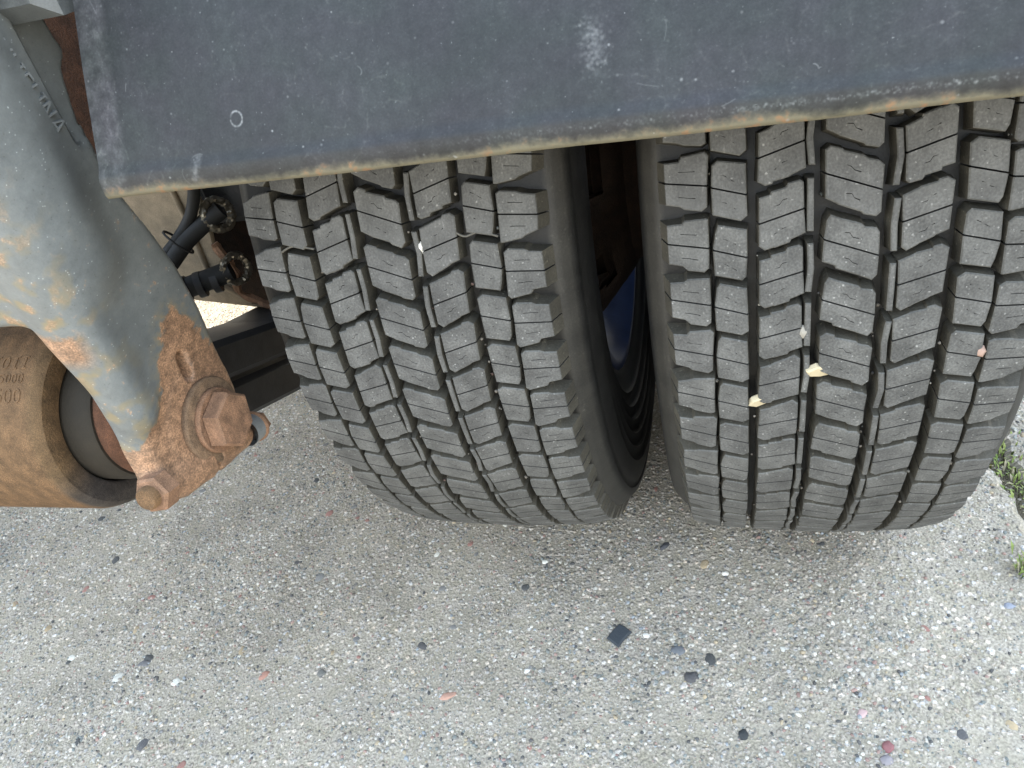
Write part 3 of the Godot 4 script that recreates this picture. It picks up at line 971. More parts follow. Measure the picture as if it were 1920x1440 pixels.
# ---- mudguard: folded steel over the tyres
func build_mudguard(truck: Node3D, ax: Transform3D) -> void:
	var prof := [Vector2(0.2195, 0.5575), Vector2(0.2185, 0.5600), Vector2(0.2195, 0.5630), Vector2(0.2225, 0.5642), Vector2(0.2275, 0.5640), Vector2(0.2335, 0.5628), Vector2(0.2365, 0.5612), Vector2(0.2390, 0.5588), Vector2(0.2430, 0.5562), Vector2(0.3000, 0.5270), Vector2(0.3420, 0.5040), Vector2(0.3950, 0.4740), Vector2(0.46, 0.425), Vector2(0.52, 0.35), Vector2(0.57, 0.24), Vector2(0.60, 0.10), Vector2(0.605, -0.05), Vector2(0.59, -0.2), Vector2(0.55, -0.33)]
	var ths := 0.005
	var b := MB.new()
	var x0 := -0.527; var x1 := 0.42
	var nx := 40
	var s := [0.0]
	for i in range(1, prof.size()): s.append(s[-1] + (prof[i] as Vector2).distance_to(prof[i - 1]))
	var nr := []
	for i in prof.size():
		var t: Vector2 = (prof[mini(i + 1, prof.size() - 1)] - prof[maxi(i - 1, 0)]).normalized()
		nr.append(Vector2(-t.y, t.x))           # (y, z) normal, pointing out and back
	var P := func(i: int, x: float, inn: float) -> Vector3:
		var q: Vector2 = prof[i] - nr[i] * inn
		# the corner at the left end is rounded and a little bent
		var wob := 0.0012 * sin(x * 23.0) + 0.0007 * sin(x * 61.0)
		return Vector3(x, q.x + wob * 0.6, q.y + wob)
	for i in prof.size() - 1:
		for j in nx:
			var xa := lerpf(x0, x1, float(j) / nx); var xb := lerpf(x0, x1, float(j + 1) / nx)
			var na := Vector3(0, nr[i].x, nr[i].y); var nb := Vector3(0, nr[i + 1].x, nr[i + 1].y)
			var ua := Vector2((xa - x0) / 0.95, 1.0 - s[i] / 0.30); var ub := Vector2((xb - x0) / 0.95, 1.0 - s[i] / 0.30)
			var uc := Vector2((xb - x0) / 0.95, 1.0 - s[i + 1] / 0.30); var ud := Vector2((xa - x0) / 0.95, 1.0 - s[i + 1] / 0.30)
			var A: Vector3 = P.call(i, xa, 0.0); var B: Vector3 = P.call(i, xb, 0.0); var C: Vector3 = P.call(i + 1, xb, 0.0); var D: Vector3 = P.call(i + 1, xa, 0.0)
			b.tri(A, B, C, na, na, nb, Color.WHITE, ua, ub, uc)
			b.tri(A, C, D, na, nb, nb, Color.WHITE, ua, uc, ud)
			A = P.call(i, xa, ths); B = P.call(i, xb, ths); C = P.call(i + 1, xb, ths); D = P.call(i + 1, xa, ths)
			b.tri(A, B, C, -na, -na, -nb, Color.WHITE, ua, ub, uc)
			b.tri(A, C, D, -na, -nb, -nb, Color.WHITE, ua, uc, ud)
		for x in [x0, x1]:
			var sg := -1.0 if x == x0 else 1.0
			var uv := Vector2(0.01, 1.0 - s[i] / 0.30)
			var A: Vector3 = P.call(i, x, 0.0); var B: Vector3 = P.call(i + 1, x, 0.0); var C: Vector3 = P.call(i + 1, x, ths); var D: Vector3 = P.call(i, x, ths)
			var nn := Vector3(sg, 0, 0)
			b.tri(A, B, C, nn, nn, nn, Color.WHITE, uv, uv, uv)
			b.tri(A, C, D, nn, nn, nn, Color.WHITE, uv, uv, uv)
	for j in nx:
		var xa := lerpf(x0, x1, float(j) / nx); var xb := lerpf(x0, x1, float(j + 1) / nx)
		var ua := Vector2((xa - x0) / 0.95, 0.995)
		var ub := Vector2((xb - x0) / 0.95, 0.995)
		var dn := Vector3(0, -1, 0)
		b.tri(P.call(0, xa, 0.0), P.call(0, xb, 0.0), P.call(0, xb, ths), dn, dn, dn, Color.WHITE, ua, ub, ub)
		b.tri(P.call(0, xa, 0.0), P.call(0, xb, ths), P.call(0, xa, ths), dn, dn, dn, Color.WHITE, ua, ub, ua)
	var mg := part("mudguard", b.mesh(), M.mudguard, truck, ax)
	mg.set_meta("label", "dusty dark grey mudguard with scratched fold, painted highlight and muddy lower edge")

# ---- the cast hanger bracket, as a distance field meshed with surface nets
func smin(a: float, b: float, k: float) -> float:
	var h := maxf(k - absf(a - b), 0.0) / k
	return minf(a, b) - h * h * k * 0.25

func seg2(p: Vector2, a: Vector2, b: Vector2) -> float:
	var t := clampf((p - a).dot(b - a) / (b - a).length_squared(), 0.0, 1.0)
	return p.distance_to(a.lerp(b, t))

func hanger_field(p0: Vector3, h: float, nx: int, ny: int, nz: int) -> PackedFloat32Array:
	var poly := PackedVector2Array([Vector2(0.46, 0.458), Vector2(0.33, 0.462), Vector2(0.305, 0.458), Vector2(0.295, 0.470), Vector2(0.247, 0.484), Vector2(0.206, 0.486), Vector2(0.158, 0.471), Vector2(0.115, 0.461), Vector2(0.065, 0.458), Vector2(0.024, 0.462), Vector2(-0.008, 0.463), Vector2(-0.039, 0.470), Vector2(-0.062, 0.486), Vector2(-0.075, 0.512), Vector2(-0.078, 0.548), Vector2(-0.066, 0.590), Vector2(-0.035, 0.608), Vector2(0.0, 0.606), Vector2(0.03, 0.600), Vector2(0.1, 0.598), Vector2(0.46, 0.60)])
	var f := PackedFloat32Array()
	f.resize(nx * ny * nz)
	for iz in nz:
		var z := p0.z + iz * h
		for iy in ny:
			var y := p0.y + iy * h
			var q := Vector2(y, z)
			var d2 := 1.0
			for i in poly.size(): d2 = minf(d2, seg2(q, poly[i], poly[(i + 1) % poly.size()]))
			if Geometry2D.is_point_in_polygon(q, poly): d2 = -d2
			var ridge := seg2(q, Vector2(0.46, 0.594), Vector2(0.035, 0.590))
			var bulge := seg2(q, Vector2(0.46, 0.552), Vector2(0.17, 0.560))
			var boss := q.distance_to(Vector2(-0.027, 0.522))
			var lug := seg2(q, Vector2(-0.042, 0.604), Vector2(-0.078, 0.49))
			var slot := seg2(q, Vector2(0.022, 0.518), Vector2(0.042, 0.514))
			var slit := seg2(q, Vector2(-0.03, 0.534), Vector2(-0.11, 0.553))
			var wall_z := absf(z - 0.580) - 0.010
			var arch := 0.128 - y
			for ix in nx:
				var x := p0.x + ix * h
				var i := (iz * ny + iy) * nx + ix
				# right prong of the fork
				var e := Vector2(d2 + 0.010, absf(x + 0.6) - 0.016 + 0.010)
				var d := minf(maxf(e.x, e.y), 0.0) + Vector2(maxf(e.x, 0.0), maxf(e.y, 0.0)).length() - 0.010
				# back wall with the arch over the bushing
				e = Vector2(wall_z + 0.008, maxf(arch - 1.4 * maxf(0.0, x + 0.63), x + 0.60) + 0.008)
				var wl := minf(maxf(e.x, e.y), 0.0) + Vector2(maxf(e.x, 0.0), maxf(e.y, 0.0)).length() - 0.008
				d = smin(d, wl, 0.045)
				d = smin(d, Vector2(ridge, x + 0.590).length() - 0.011, 0.022)
				d = smin(d, Vector2(bulge, x + 0.603).length() - 0.030, 0.030)
				e = Vector2(boss - 0.052, absf(x + 0.605) - 0.017)
				d = smin(d, maxf(e.x, e.y), 0.012)
				d = smin(d, Vector2(lug, x + 0.592).length() - 0.0165, 0.012)
				# the shallow web in front of the casting's back
				if y > 0.17:
					var cut := Vector2(z - 0.503, -(x + 0.5935 - 0.035 * smoothstep(0.27, 0.18, y)))
					d = maxf(d, -(maxf(cut.x, cut.y)))
				d = maxf(d, -(slot - 0.0060))
				d = maxf(d, -maxf(slit - 0.0028, -0.1 - x * 0.0))
				f[i] = d
	return f

func nets(f: PackedFloat32Array, p0: Vector3, h: float, nx: int, ny: int, nz: int, uvf: Callable) -> ArrayMesh:
	var idx := PackedInt32Array(); idx.resize(f.size()); idx.fill(-1)
	var v := PackedVector3Array(); var nr := PackedVector3Array(); var uv := PackedVector2Array(); var tris := PackedInt32Array()
	var sy := nx; var sz := nx * ny
	var off := PackedInt32Array([0, 1, sy, sy + 1, sz, sz + 1, sz + sy, sz + sy + 1])
	var ea := PackedInt32Array([0, 2, 4, 6, 0, 1, 4, 5, 0, 1, 2, 3])
	var eb := PackedInt32Array([1, 3, 5, 7, 2, 3, 6, 7, 4, 5, 6, 7])
	for z in nz - 1:
		for y in ny - 1:
			for x in nx - 1:
				var i := z * sz + y * sy + x
				var c := f[i]
				if absf(c) > 2.0 * h: continue
				var mask := 0
				for k in 8:
					if f[i + off[k]] < 0.0: mask |= 1 << k
				if mask == 0 or mask == 255: continue
				var s := Vector3.ZERO
				var m := 0
				for k in 12:
					var a := ea[k]; var b := eb[k]
					var fa := f[i + off[a]]; var fb := f[i + off[b]]
					if (fa < 0.0) == (fb < 0.0): continue
					var t := fa / (fa - fb)
					s += Vector3(a & 1, (a >> 1) & 1, a >> 2).lerp(Vector3(b & 1, (b >> 1) & 1, b >> 2), t)
					m += 1
				s /= m
				var gx := (f[i + 1] - f[i]) + (f[i + off[3]] - f[i + sy]) + (f[i + off[5]] - f[i + sz]) + (f[i + off[7]] - f[i + off[6]])
				var gy := (f[i + sy] - f[i]) + (f[i + off[3]] - f[i + 1]) + (f[i + off[6]] - f[i + sz]) + (f[i + off[7]] - f[i + off[5]])
				var gz := (f[i + sz] - f[i]) + (f[i + off[5]] - f[i + 1]) + (f[i + off[6]] - f[i + sy]) + (f[i + off[7]] - f[i + off[3]])
				idx[i] = v.size()
				var p := p0 + (Vector3(x, y, z) + s) * h
				v.append(p)
				nr.append(Vector3(gx, gy, gz).normalized())
				uv.append(uvf.call(p))
	for z in range(1, nz - 1):
		for y in range(1, ny - 1):
			for x in range(1, nx - 1):
				var i := z * sz + y * sy + x
				var neg := f[i] < 0.0
				for ax in 3:
					var st: int = [1, sy, sz][ax]
					if neg == (f[i + st] < 0.0): continue
					var o1: int = [sy, sz, 1][ax]; var o2: int = [sz, 1, sy][ax]
					var a := idx[i - o1 - o2]; var b := idx[i - o2]; var c := idx[i]; var d := idx[i - o1]
					if a < 0 or b < 0 or c < 0 or d < 0: continue
					if neg: tris.append_array([a, c, b, a, d, c])
					else: tris.append_array([a, b, c, a, c, d])
	var arr := []
	arr.resize(Mesh.ARRAY_MAX)
	arr[Mesh.ARRAY_VERTEX] = v; arr[Mesh.ARRAY_NORMAL] = nr; arr[Mesh.ARRAY_TEX_UV] = uv; arr[Mesh.ARRAY_INDEX] = tris
	var m := ArrayMesh.new()
	m.add_surface_from_arrays(Mesh.PRIMITIVE_TRIANGLES, arr)
	return m

func hex_head(called: String, parent: Node, at: Vector3, dir: Vector3, across: float, h: float, mat: Material, turn := 0.3) -> MeshInstance3D:
	return part(called, prism(ngon(6, across * 0.5, turn), h, 0.0022, along(dir, at)).mesh(), mat, parent)

func build_hanger(truck: Node3D, ax: Transform3D) -> void:
	var hg := group_node("spring_hanger", truck, ax)
	hg.set_meta("label", "grey cast spring hanger bracket, its lower eye bare and rusty")
	var h := 0.0042
	var p0 := Vector3(-0.86, -0.125, 0.43)
	var nx := int(0.32 / h); var ny := int(0.60 / h); var nz := int(0.215 / h)
	var f := hanger_field(p0, h, nx, ny, nz)
	var m := nets(f, p0, h, nx, ny, nz, func(p: Vector3) -> Vector2: return Vector2(((p.x - p.z) * 0.7071 - HU0) / (HU1 - HU0), (HY1 - p.y) / (HY1 - HY0)))
	part("casting", m, M.hanger, hg)
	# pivot bolt with its washers
	var X := Vector3.RIGHT
	var c := Vector3(-0.582, -0.029, 0.522)
	part("washer", lathe(PackedVector2Array([Vector2(-0.581, 0.02), Vector2(-0.581, 0.0425), Vector2(-0.574, 0.0435), Vector2(-0.5725, 0.0425), Vector2(-0.572, 0.041), Vector2(-0.572, 0.030), Vector2(-0.572, 0.02)]), 64, Color(0.74, 0.84, 0.86)).mesh(), M.rust, hg, Transform3D(Basis.IDENTITY, Vector3(-0.0045, c.y, c.z)))
	part("washer", lathe(PackedVector2Array([Vector2(-0.573, 0.0), Vector2(-0.573, 0.0315), Vector2(-0.5705, 0.0325), Vector2(-0.5675, 0.0325), Vector2(-0.566, 0.0315), Vector2(-0.566, 0.0315), Vector2(-0.566, 0.0)]), 64).mesh(), M.rust, hg, Transform3D(Basis.IDENTITY, Vector3(-0.0045, c.y, c.z)))
	hex_head("bolt_head", hg, Vector3(-0.5715, c.y, c.z), X, 0.060, 0.018, M.rust, 0.30)
	# clamping bolt across the slit
	var a := Vector3(-0.586, -0.036, 0.606)
	var d := Vector3(0, 0.30, 1.0).normalized()
	hex_head("nut", hg, a, d, 0.037, 0.020, M.rust, 0.15)
	part("bolt_end", lathe(PackedVector2Array([Vector2(0, 0.011), Vector2(0.0255, 0.011), Vector2(0.0275, 0.0095), Vector2(0.0275, 0.0095), Vector2(0.0275, 0.0)]), 24).mesh(), M.rust_brown, hg, Transform3D(Basis(d, d.cross(Vector3.RIGHT), Vector3.RIGHT) , a))
	var e := Vector3(-0.586, -0.080, 0.484)
	part("spacer", lathe(PackedVector2Array([Vector2(0, 0.0155), Vector2(0.016, 0.0155), Vector2(0.016, 0.0155), Vector2(0.016, 0.0)]), 32).mesh(), M.grey_paint, hg, Transform3D(Basis(-d, (-d).cross(Vector3.RIGHT), Vector3.RIGHT), e))
	part("washer", lathe(PackedVector2Array([Vector2(0.016, 0.0), Vector2(0.016, 0.0175), Vector2(0.019, 0.0175), Vector2(0.019, 0.0175), Vector2(0.019, 0.0)]), 32).mesh(), M.rust, hg, Transform3D(Basis(-d, (-d).cross(Vector3.RIGHT), Vector3.RIGHT), e))
	hex_head("bolt_head", hg, e - d * 0.019, -d, 0.029, 0.011, M.rust, 0.1)
	# raised casting marks beside the groove, mostly worn away
	cast_text("VLIELINA", hg, Vector3(-0.5812, 0.330, 0.531), Vector3(0, -0.95, -0.20), Vector3(0.30, -0.2, -0.94), 0.013, M.dull_paint)
	# bushing: sleeve, rubber, inner steel
	var bu := group_node("spring_bushing", truck, ax.translated_local(Vector3(-0.014, -0.016, 0.514)))
	bu.set_meta("label", "rusty brown round bushing held in the fork of the hanger")
	var sl := lathe(PackedVector2Array([Vector2(-0.98, 0.103), Vector2(-0.688, 0.103), Vector2(-0.681, 0.101), Vector2(-0.681, 0.101), Vector2(-0.675, 0.0985), Vector2(-0.673, 0.096), Vector2(-0.673, 0.096), Vector2(-0.673, 0.0775), Vector2(-0.675, 0.0755), Vector2(-0.675, 0.0755), Vector2(-0.72, 0.075)]), 128)
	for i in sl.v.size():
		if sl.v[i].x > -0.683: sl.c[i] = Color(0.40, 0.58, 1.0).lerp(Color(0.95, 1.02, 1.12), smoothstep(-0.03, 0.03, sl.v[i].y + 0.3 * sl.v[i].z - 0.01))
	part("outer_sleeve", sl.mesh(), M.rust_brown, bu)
	part("rubber", lathe(PackedVector2Array([Vector2(-0.72, 0.072), Vector2(-0.69, 0.0735), Vector2(-0.660, 0.0735), Vector2(-0.648, 0.0715), Vector2(-0.645, 0.0695), Vector2(-0.645, 0.0695), Vector2(-0.645, 0.03)]), 96).mesh(), M.bush_rubber, bu)
	part("inner_sleeve", lathe(PackedVector2Array([Vector2(-0.646, 0.0665), Vector2(-0.641, 0.0685), Vector2(-0.636, 0.0685), Vector2(-0.628, 0.066), Vector2(-0.616, 0.060), Vector2(-0.612, 0.052), Vector2(-0.612, 0.02)]), 96).mesh(), M.rust_dark, bu)
	for row in 3:
		round_text(["0II0IIM0 II0II", "7 5000", "5060500"][row], bu, [1.10, 0.95, 0.79][row], 0.0135 if row != 1 else 0.009, -0.690)

# small raised lettering wrapped round the bushing
func round_text(s: String, parent: Node, angle: float, size: float, right: float) -> void:
	var tm := TextMesh.new()
	tm.text = s
	var fo := SystemFont.new()
	fo.font_names = PackedStringArray(["Droid Sans Mono"])
	tm.font = fo
	tm.font_size = 24
	tm.pixel_size = size / 18.0
	tm.depth = 0.0018
	tm.curve_step = 2.0
	tm.horizontal_alignment = HORIZONTAL_ALIGNMENT_RIGHT
	var ar := tm.get_mesh_arrays()
	var v: PackedVector3Array = ar[Mesh.ARRAY_VERTEX]
	var nr: PackedVector3Array = ar[Mesh.ARRAY_NORMAL]
	var hi := -1.0
	for p in v: hi = maxf(hi, p.x)
	for i in v.size():
		var p := v[i]
		var f := angle + p.y / 0.103
		var r := 0.1028 + p.z * 0.6 + 0.0004
		v[i] = Vector3(right - hi + p.x, r * sin(f), r * cos(f))
		var q := nr[i]
		nr[i] = Vector3(q.x, q.z * sin(f) + q.y * cos(f), q.z * cos(f) - q.y * sin(f))
	var a2 := []
	a2.resize(Mesh.ARRAY_MAX)
	a2[Mesh.ARRAY_VERTEX] = v; a2[Mesh.ARRAY_NORMAL] = nr; a2[Mesh.ARRAY_INDEX] = ar[Mesh.ARRAY_INDEX]
	var m := ArrayMesh.new()
	m.add_surface_from_arrays(Mesh.PRIMITIVE_TRIANGLES, a2)
	part("cast_lettering", m, M.rust_brown, parent)

func cast_text(s: String, parent: Node, at: Vector3, right: Vector3, up: Vector3, size: float, mat: Material) -> void:
	var tm := TextMesh.new()
	tm.text = s
	var fo := SystemFont.new()
	fo.font_names = PackedStringArray(["Droid Sans"])
	tm.font = fo
	tm.font_size = 24
	tm.pixel_size = size / 18.0
	tm.depth = 0.004
	tm.horizontal_alignment = HORIZONTAL_ALIGNMENT_LEFT
	var x := right.normalized()
	var z := x.cross(up).normalized()
	part("cast_lettering", tm, mat, parent, Transform3D(Basis(x, z.cross(x), z), at))

# ---- what shows of the running gear behind the hanger and the wheels
func build_underside(truck: Node3D, ax: Transform3D) -> void:
	var sp := group_node("leaf_spring", truck, ax)
	# two stacked leaves that run forward from the bushing
	var pts := [Vector2(0.50, -0.005), Vector2(0.38, -0.055), Vector2(0.255, -0.108), Vector2(0.10, -0.155), Vector2(-0.2, -0.17), Vector2(-0.6, -0.06)]
	for k in 2:
		var up := PackedVector2Array(); 
		for q in pts: up.append(Vector2(q.x, q.y + (0.026 if k == 0 else -0.034)))
		var dn := PackedVector2Array()
		for q in pts: dn.append(Vector2(q.x, q.y + (-0.026 if k == 0 else -0.088)))
		dn.reverse()
		up.append_array(dn)
		part("leaf", prism(up, 0.095, 0.007, Transform3D(Basis(Vector3(0, 0, 1), Vector3(0, 1, 0), Vector3(-1, 0, 0)), Vector3(-0.653 - 0.006 * k, 0, 0))).mesh(), M.black_paint, sp)
	var axle := group_node("axle", truck, ax)
	part("axle_tube", lathe(PackedVector2Array([Vector2(-1.9, 0.07), Vector2(-0.62, 0.07), Vector2(-0.55, 0.11), Vector2(-0.1, 0.11)]), 48).mesh(), M.black_paint, axle)
	part("brake_drum", lathe(PackedVector2Array([Vector2(-0.56, 0.06), Vector2(-0.56, 0.205), Vector2(-0.555, 0.21), Vector2(-0.36, 0.212), Vector2(-0.33, 0.19), Vector2(-0.18, 0.14), Vector2(-0.10, 0.13), Vector2(-0.1, 0.0)]), 72).mesh(), M.drum, axle)
	part("spring_seat", box(Vector3(-0.86, -0.02, -0.12), Vector3(-0.62, 0.10, 0.12), 0.01).mesh(), M.black_paint, axle)
	# pale, muddy bracket plate with a fold and a rusted lower rim
	var br := group_node("brake_bracket", truck, ax)
	var pl := PackedVector2Array([Vector2(-0.92, 0.16), Vector2(-0.735, 0.125), Vector2(-0.732, 0.055), Vector2(-0.742, 0.01), Vector2(-0.728, -0.035), Vector2(-0.752, -0.045), Vector2(-0.735, -0.066), Vector2(-0.692, -0.088), Vector2(-0.700, -0.094), Vector2(-0.80, -0.075), Vector2(-0.92, -0.05)])
	part("plate", prism(pl, 0.008, 0.002, Transform3D(Basis.IDENTITY, Vector3(0, 0, 0.196))).mesh(), M.dirty_beige, br)
	part("fold", tube([Vector3(-0.765, 0.13, 0.205), Vector3(-0.764, 0.05, 0.205), Vector3(-0.768, -0.02, 0.205), Vector3(-0.757, -0.05, 0.205), Vector3(-0.72, -0.08, 0.205)], 0.0045, 8).mesh(), M.dirty_beige, br)
	part("rusty_rim", tube(curve([Vector3(-0.741, 0.012, 0.204), Vector3(-0.728, -0.034, 0.205), Vector3(-0.735, -0.064, 0.205), Vector3(-0.692, -0.090, 0.204)], 16), 0.006, 7, Color.WHITE, 0.4).mesh(), M.rust, br)
	part("block", box(Vector3(-0.76, 0.02, 0.10), Vector3(-0.66, 0.16, 0.17), 0.012).mesh(), M.black_paint, br)
	# brake hoses and their frayed sleeves
	var ho := group_node("brake_hose", truck, ax)
	part("hose", tube(curve([Vector3(-0.86, -0.02, 0.36), Vector3(-0.79, 0.015, 0.285), Vector3(-0.735, 0.062, 0.235), Vector3(-0.70, 0.125, 0.23)], 24), 0.0075, 12).mesh(), M.hose, ho)
	part("hose", tube(curve([Vector3(-0.86, -0.035, 0.36), Vector3(-0.79, 0.000, 0.29), Vector3(-0.742, 0.040, 0.245), Vector3(-0.70, 0.062, 0.215)], 24), 0.0115, 12).mesh(), M.hose, ho)
	part("cable_tie", tube(ring(Vector3(-0.752, 0.040, 0.252), Vector3(0.6, 0.5, -0.5), 0.021, 16), 0.0016, 6).mesh(), M.hose, ho)
	part("sleeve", tube(ring(Vector3(-0.707, 0.056, 0.215), Vector3(0.75, 0.25, 0.35), 0.0185, 44), 0.0052, 12, Color.WHITE, 0.22).mesh(), M.foil, ho)
	part("hose", tube([Vector3(-0.88, -0.03, 0.30), Vector3(-0.78, -0.028, 0.25), Vector3(-0.72, -0.022, 0.22)], 0.014, 14).mesh(), M.hose, ho)
	for k in 4: part("hose_collar", tube([Vector3(-0.80 + 0.018 * k, -0.0285, 0.262 - 0.010 * k), Vector3(-0.792 + 0.018 * k, -0.0283, 0.258 - 0.010 * k)], 0.0175, 14).mesh(), M.black_paint, ho)
	part("sleeve", tube(ring(Vector3(-0.716, -0.022, 0.215), Vector3(0.8, 0.1, 0.4), 0.0180, 44), 0.0050, 12, Color.WHITE, 0.22).mesh(), M.foil, ho)
	part("brake_chamber", prism(ngon(32, 0.105), 0.16, 0.012, Transform3D(Basis.IDENTITY, Vector3(-0.708, -0.042, -0.02))).mesh(), M.drum, br)
	# rusty flitch plate of the frame, seen in the slit between hanger and mudguard
	part("frame_plate", box(Vector3(-0.80, 0.175, 0.335), Vector3(-0.545, 0.52, 0.350), 0.004).mesh(), M.rust_deep, truck, ax)
	part("hanger_clamp", box(Vector3(-0.66, 0.335, 0.43), Vector3(-0.54, 0.43, 0.515), 0.012).mesh(), M.dull_paint, truck, ax)
	# thin flash of rubber left in the grooves of the inner tyre
	for q in [[Vector2(-0.100, 0.1285), Vector2(-0.0858, 0.1336), Vector2(-0.066, 0.1300)], [Vector2(0.062, 0.1345), Vector2(0.070, 0.1300), Vector2(0.082, 0.1325), Vector2(0.097, 0.1275)]]:
		var pp := []
		for e in q: pp.append(on_tyre(e as Vector2, 0.0015) + Vector3(DUAL, 0, 0))
		part("rubber_flash", tube(curve(pp, 14), 0.0010, 6, Color(1, 0.95, 0.85)).mesh(), M.rubber, truck, ax)

func ring(at: Vector3, axis: Vector3, r: float, n: int) -> Array:
	var t := along(axis, at)
	var out := []
	for i in n + 1: out.append(t * Vector3(cos(TAU * i / n) * r, sin(TAU * i / n) * r, 0))
	return out

# ---- unseen body over the wheels, added and sized to keep the sun off this side
func build_body(truck: Node3D) -> void:
	part("frame_rail", box(Vector3(-0.78, 0.98, -6.5), Vector3(-0.70, 1.24, 0.3), 0.004).mesh(), M.black_paint, truck)
	part("frame_rail", box(Vector3(-1.62, 0.98, -6.5), Vector3(-1.54, 1.24, 0.3), 0.004).mesh(), M.black_paint, truck)
	part("added_cargo_body", box(Vector3(-2.36, 1.30, -6.6), Vector3(0.20, 3.7, 0.30), 0.02).mesh(), M.body, truck)
	part("added_mud_flap", box(Vector3(-2.36, 0.22, 0.58), Vector3(-1.66, 1.30, 0.588), 0.002).mesh(), M.hose, truck)  # unseen flap, added to stop sun slipping past the far wheels
	for x in [-1.84, -2.20]:
		var p := PackedVector2Array([Vector2(-0.13, 0.29), Vector2(-0.155, 0.40), Vector2(-0.145, 0.475), Vector2(-0.12, 0.495), Vector2(0.12, 0.495), Vector2(0.145, 0.475), Vector2(0.155, 0.40), Vector2(0.13, 0.29), Vector2(0.08, 0.28), Vector2(0.08, 0.0)])
		part("far_wheel", lathe(p, 64).mesh(), M.sidewall, truck, Transform3D(Basis.IDENTITY, Vector3(x, 0.495, 0)))

# =============================================================== loose things
func one_stone(called: String, label: String, cat: String, at: Vector3, size: Vector3, col: Color, seed_: int, turn := 0.0, rough := 0.16) -> void:
	if at.y < 0.05:
		col = col.lerp(Color(0.27, 0.26, 0.235), 0.08)
		at.y = -0.08 * size.y
	var b := stone(size, rough + 0.04, true, seed_)
	b.c.fill(col)
	var o := part(called, b.mesh(), M.stone, self, Transform3D(Basis(Vector3.UP, turn), at))
	tag(o, label, cat, "loose stones and chips on the concrete" if at.y < 0.05 else "stones caught in the tyre treads")

func flake(label: String, s: float, f_deg: float, size: float, turn: float, seed_: int) -> void:
	var g := RandomNumberGenerator.new()
	g.seed = seed_
	var p := PackedVector2Array()
	var k := 6
	for i in k: p.append(Vector2.from_angle(TAU * (i + g.randf_range(-0.3, 0.3)) / k) * Vector2(size * 0.5, size * 0.33) * g.randf_range(0.75, 1.15))
	if seed_ == 82: p[0] *= 1.5
	var b := prism(p, 0.006, 0.0012, Transform3D(Basis.IDENTITY, Vector3(0, 0, -0.006)))
	b.c.fill(Color(0.50, 0.43, 0.29))
	var f := deg_to_rad(f_deg)
	var o := part("stone", b.mesh(), M.stone, self, Transform3D(Basis(Vector3.RIGHT, -f) * Basis.from_euler(Vector3(0.35, 0.25, turn)), on_wheel(s, f_deg, 0.0, -0.0015)))
	tag(o, label, "stone", "stones caught in the tyre treads")

func on_wheel(s: float, f_deg: float, dx: float, up: float) -> Vector3:
	var r := rad(s) + up
	var f := deg_to_rad(f_deg)
	return Vector3(s + dx, AXLE + r * sin(f), r * cos(f))

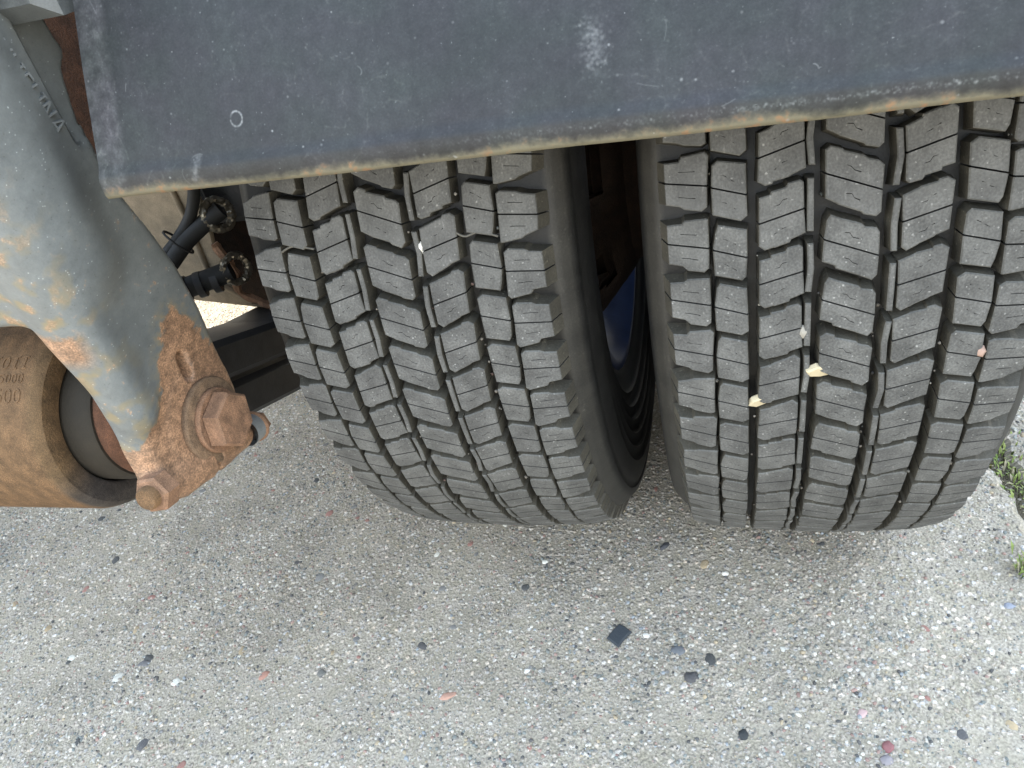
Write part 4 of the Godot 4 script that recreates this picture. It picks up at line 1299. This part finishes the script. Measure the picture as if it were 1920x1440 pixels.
func build_loose_things() -> void:
	var chip := prism(PackedVector2Array([Vector2(-0.0125, -0.0095), Vector2(-0.002, -0.0085), Vector2(0.013, -0.0092), Vector2(0.0138, 0.0015), Vector2(0.0125, 0.0090), Vector2(0.001, 0.0096), Vector2(-0.0115, 0.0088), Vector2(-0.0120, 0.001)]), 0.005, 0.0016, Transform3D(Basis(Vector3(1, 0, 0), Vector3(0, 0.06, -1), Vector3(0, 1, 0.06)), Vector3.ZERO))
	chip.c.fill(Color(0.05, 0.055, 0.065))
	tag(part("stone_chip", chip.mesh(), M.stone, self, Transform3D(Basis(Vector3.UP, 1.0).scaled(Vector3(1.1, 1, 1.1)), Vector3(-0.232, -0.0005, 0.437))), "black square slate chip lying flat on the concrete before the gap between tyres", "stone", "loose stones and chips on the concrete")
	one_stone("pebble", "round dark grey pebble right of the black chip, beside a white one", "stone", Vector3(-0.156, 0.001, 0.452), Vector3(0.019, 0.008, 0.016), Color(0.14, 0.15, 0.16), 62, 0.2)
	one_stone("pebble", "nearly black pitted pebble below the round grey pebble", "stone", Vector3(-0.139, 0.001, 0.488), Vector3(0.018, 0.009, 0.017), Color(0.075, 0.075, 0.075), 63, 0.9, 0.22)
	one_stone("pebble", "small glossy black pebble near the bottom edge of the photo, right of centre", "stone", Vector3(-0.081, 0.002, 0.555), Vector3(0.012, 0.008, 0.013), Color(0.03, 0.035, 0.035), 64, 0.1)
	one_stone("pebble", "dark red pebble at the lower right, touching a grey one", "stone", Vector3(0.068, 0.002, 0.554), Vector3(0.015, 0.010, 0.012), Color(0.24, 0.10, 0.10), 65, 1.2)
	one_stone("pebble", "mid grey pebble at the lower right, touching the dark red one", "stone", Vector3(0.064, 0.002, 0.569), Vector3(0.014, 0.010, 0.012), Color(0.24, 0.22, 0.23), 66, 0.3)
	one_stone("pebble", "flat rose pink pebble at the bottom left of centre, longest of the pink ones", "stone", Vector3(-0.440, 0.001, 0.538), Vector3(0.022, 0.006, 0.011), Color(0.45, 0.26, 0.19), 67, 0.35)
	one_stone("pebble", "dull red pebble on the left half of the concrete, nearest the hanger", "stone", Vector3(-0.709, 0.001, 0.531), Vector3(0.016, 0.006, 0.011), Color(0.38, 0.20, 0.15), 68, 0.9)
	one_stone("pebble", "dark grey oval pebble right of the dull red pebble", "stone", Vector3(-0.626, 0.001, 0.521), Vector3(0.014, 0.007, 0.012), Color(0.15, 0.145, 0.13), 69, 0.4)
	one_stone("pebble", "long dark grey stone at the far left of the concrete", "stone", Vector3(-0.907, 0.001, 0.528), Vector3(0.021, 0.007, 0.011), Color(0.13, 0.13, 0.13), 70, 0.3)
	one_stone("pebble", "small white pebble right of the black chip", "stone", Vector3(-0.197, 0.002, 0.4335), Vector3(0.009, 0.007, 0.008), Color(0.68, 0.66, 0.6), 71)
	one_stone("pebble", "white pebble left of the black chip, alone towards the bottom edge", "stone", Vector3(-0.344, 0.002, 0.4955), Vector3(0.009, 0.007, 0.008), Color(0.66, 0.65, 0.6), 72)
	one_stone("pebble", "white pebble closest to the foot of the inner tyre", "stone", Vector3(-0.349, 0.002, 0.320), Vector3(0.010, 0.008, 0.009), Color(0.68, 0.66, 0.58), 73)
	one_stone("stone_chip", "black jagged chip just behind the gap between the two tyres", "stone", Vector3(-0.180, 0.002, 0.285), Vector3(0.020, 0.008, 0.010), Color(0.07, 0.07, 0.075), 74, 0.9, 0.25)
	one_stone("pebble", "white pebble in front of the outer tyre", "stone", Vector3(-0.0965, 0.002, 0.329), Vector3(0.010, 0.007, 0.009), Color(0.66, 0.63, 0.56), 75)
	one_stone("pebble", "pale pink pebble above the dark red one at the lower right", "stone", Vector3(0.0476, 0.002, 0.518), Vector3(0.013, 0.007, 0.010), Color(0.52, 0.36, 0.34), 76, 0.7)
	one_stone("pebble", "blue grey pebble on the bright concrete at the right edge", "stone", Vector3(0.234, 0.001, 0.363), Vector3(0.014, 0.006, 0.009), Color(0.25, 0.27, 0.32), 77, 0.1)
	# stones caught in the treads
	flake("pale cream stone flake wedged between second and third tread rows of the outer tyre", -0.0635, -4.6, 0.021, 0.5, 81)
	flake("cream stone flake with long tip under a centre tread block of the outer tyre", -0.0170, -0.9, 0.023, -0.25, 82)
	one_stone("stone", "small grey stone behind a bent rib of the outer tyre", "stone", on_wheel(-0.0312, 3.5, 0.0, -0.003), Vector3(0.007, 0.012, 0.008), Color(0.30, 0.28, 0.24), 83, 0.2)
	one_stone("stone", "white stone beside a thin rib of the inner tyre", "stone", on_wheel(0.0308, 14.0, DUAL, -0.003), Vector3(0.005, 0.011, 0.006), Color(0.72, 0.70, 0.64), 84, 0.3)
	one_stone("stone", "reddish stone in the groove beside the outer tyre's right shoulder", "stone", on_wheel(0.0955, 0.6, 0.0, -0.002), Vector3(0.007, 0.010, 0.007), Color(0.36, 0.25, 0.20), 85, 0.3)
	# weeds in the joint
	tuft("weed_tuft", "large yellow green weed tuft in the concrete joint beside the outer tyre", Vector3(0.304, -0.014, 0.125), 0.042, 0.10, 210, 3)
	tuft("weed_tuft", "small weed tuft with a few green leaves at the right edge", Vector3(0.262, -0.002, 0.308), 0.014, 0.018, 46, 4)

func tuft(called: String, label: String, at: Vector3, wide: float, long: float, count: int, seed_: int) -> void:
	var g := RandomNumberGenerator.new()
	g.seed = seed_
	var b := MB.new()
	for i in count:
		var p := Vector3(g.randfn() * wide * 0.36, 0.0, g.randfn() * long * 0.42)
		var az := g.randf() * TAU
		var l := g.randf_range(0.006, 0.017)
		var wd := g.randf_range(0.0008, 0.0022)
		var lean := g.randf_range(0.2, 1.1)
		var d := Vector3(cos(az) * sin(lean), cos(lean), sin(az) * sin(lean))
		var side := d.cross(Vector3.UP).normalized() * wd
		var m := p + d * l * 0.55 + Vector3(0, g.randf() * 0.012, 0)
		var t := m + (d + Vector3(0, -0.5, 0)).normalized() * l * 0.5
		var col := Color(0.17, 0.24, 0.05).lerp(Color(0.34, 0.37, 0.11), g.randf())
		if g.randf() < 0.22: col = Color(0.42, 0.36, 0.22)
		var nn := (side.cross(d) + Vector3(0, 0.3, 0)).normalized()
		b.tri(p, m - side, m + side, nn, nn, nn, col)
		b.tri(m - side, t, m + side, nn, nn, nn, col)
	var o := part(called, b.mesh(), M.grass, self, Transform3D(Basis.IDENTITY, at))
	tag(o, label, "weed", "weeds in the joint of the concrete")
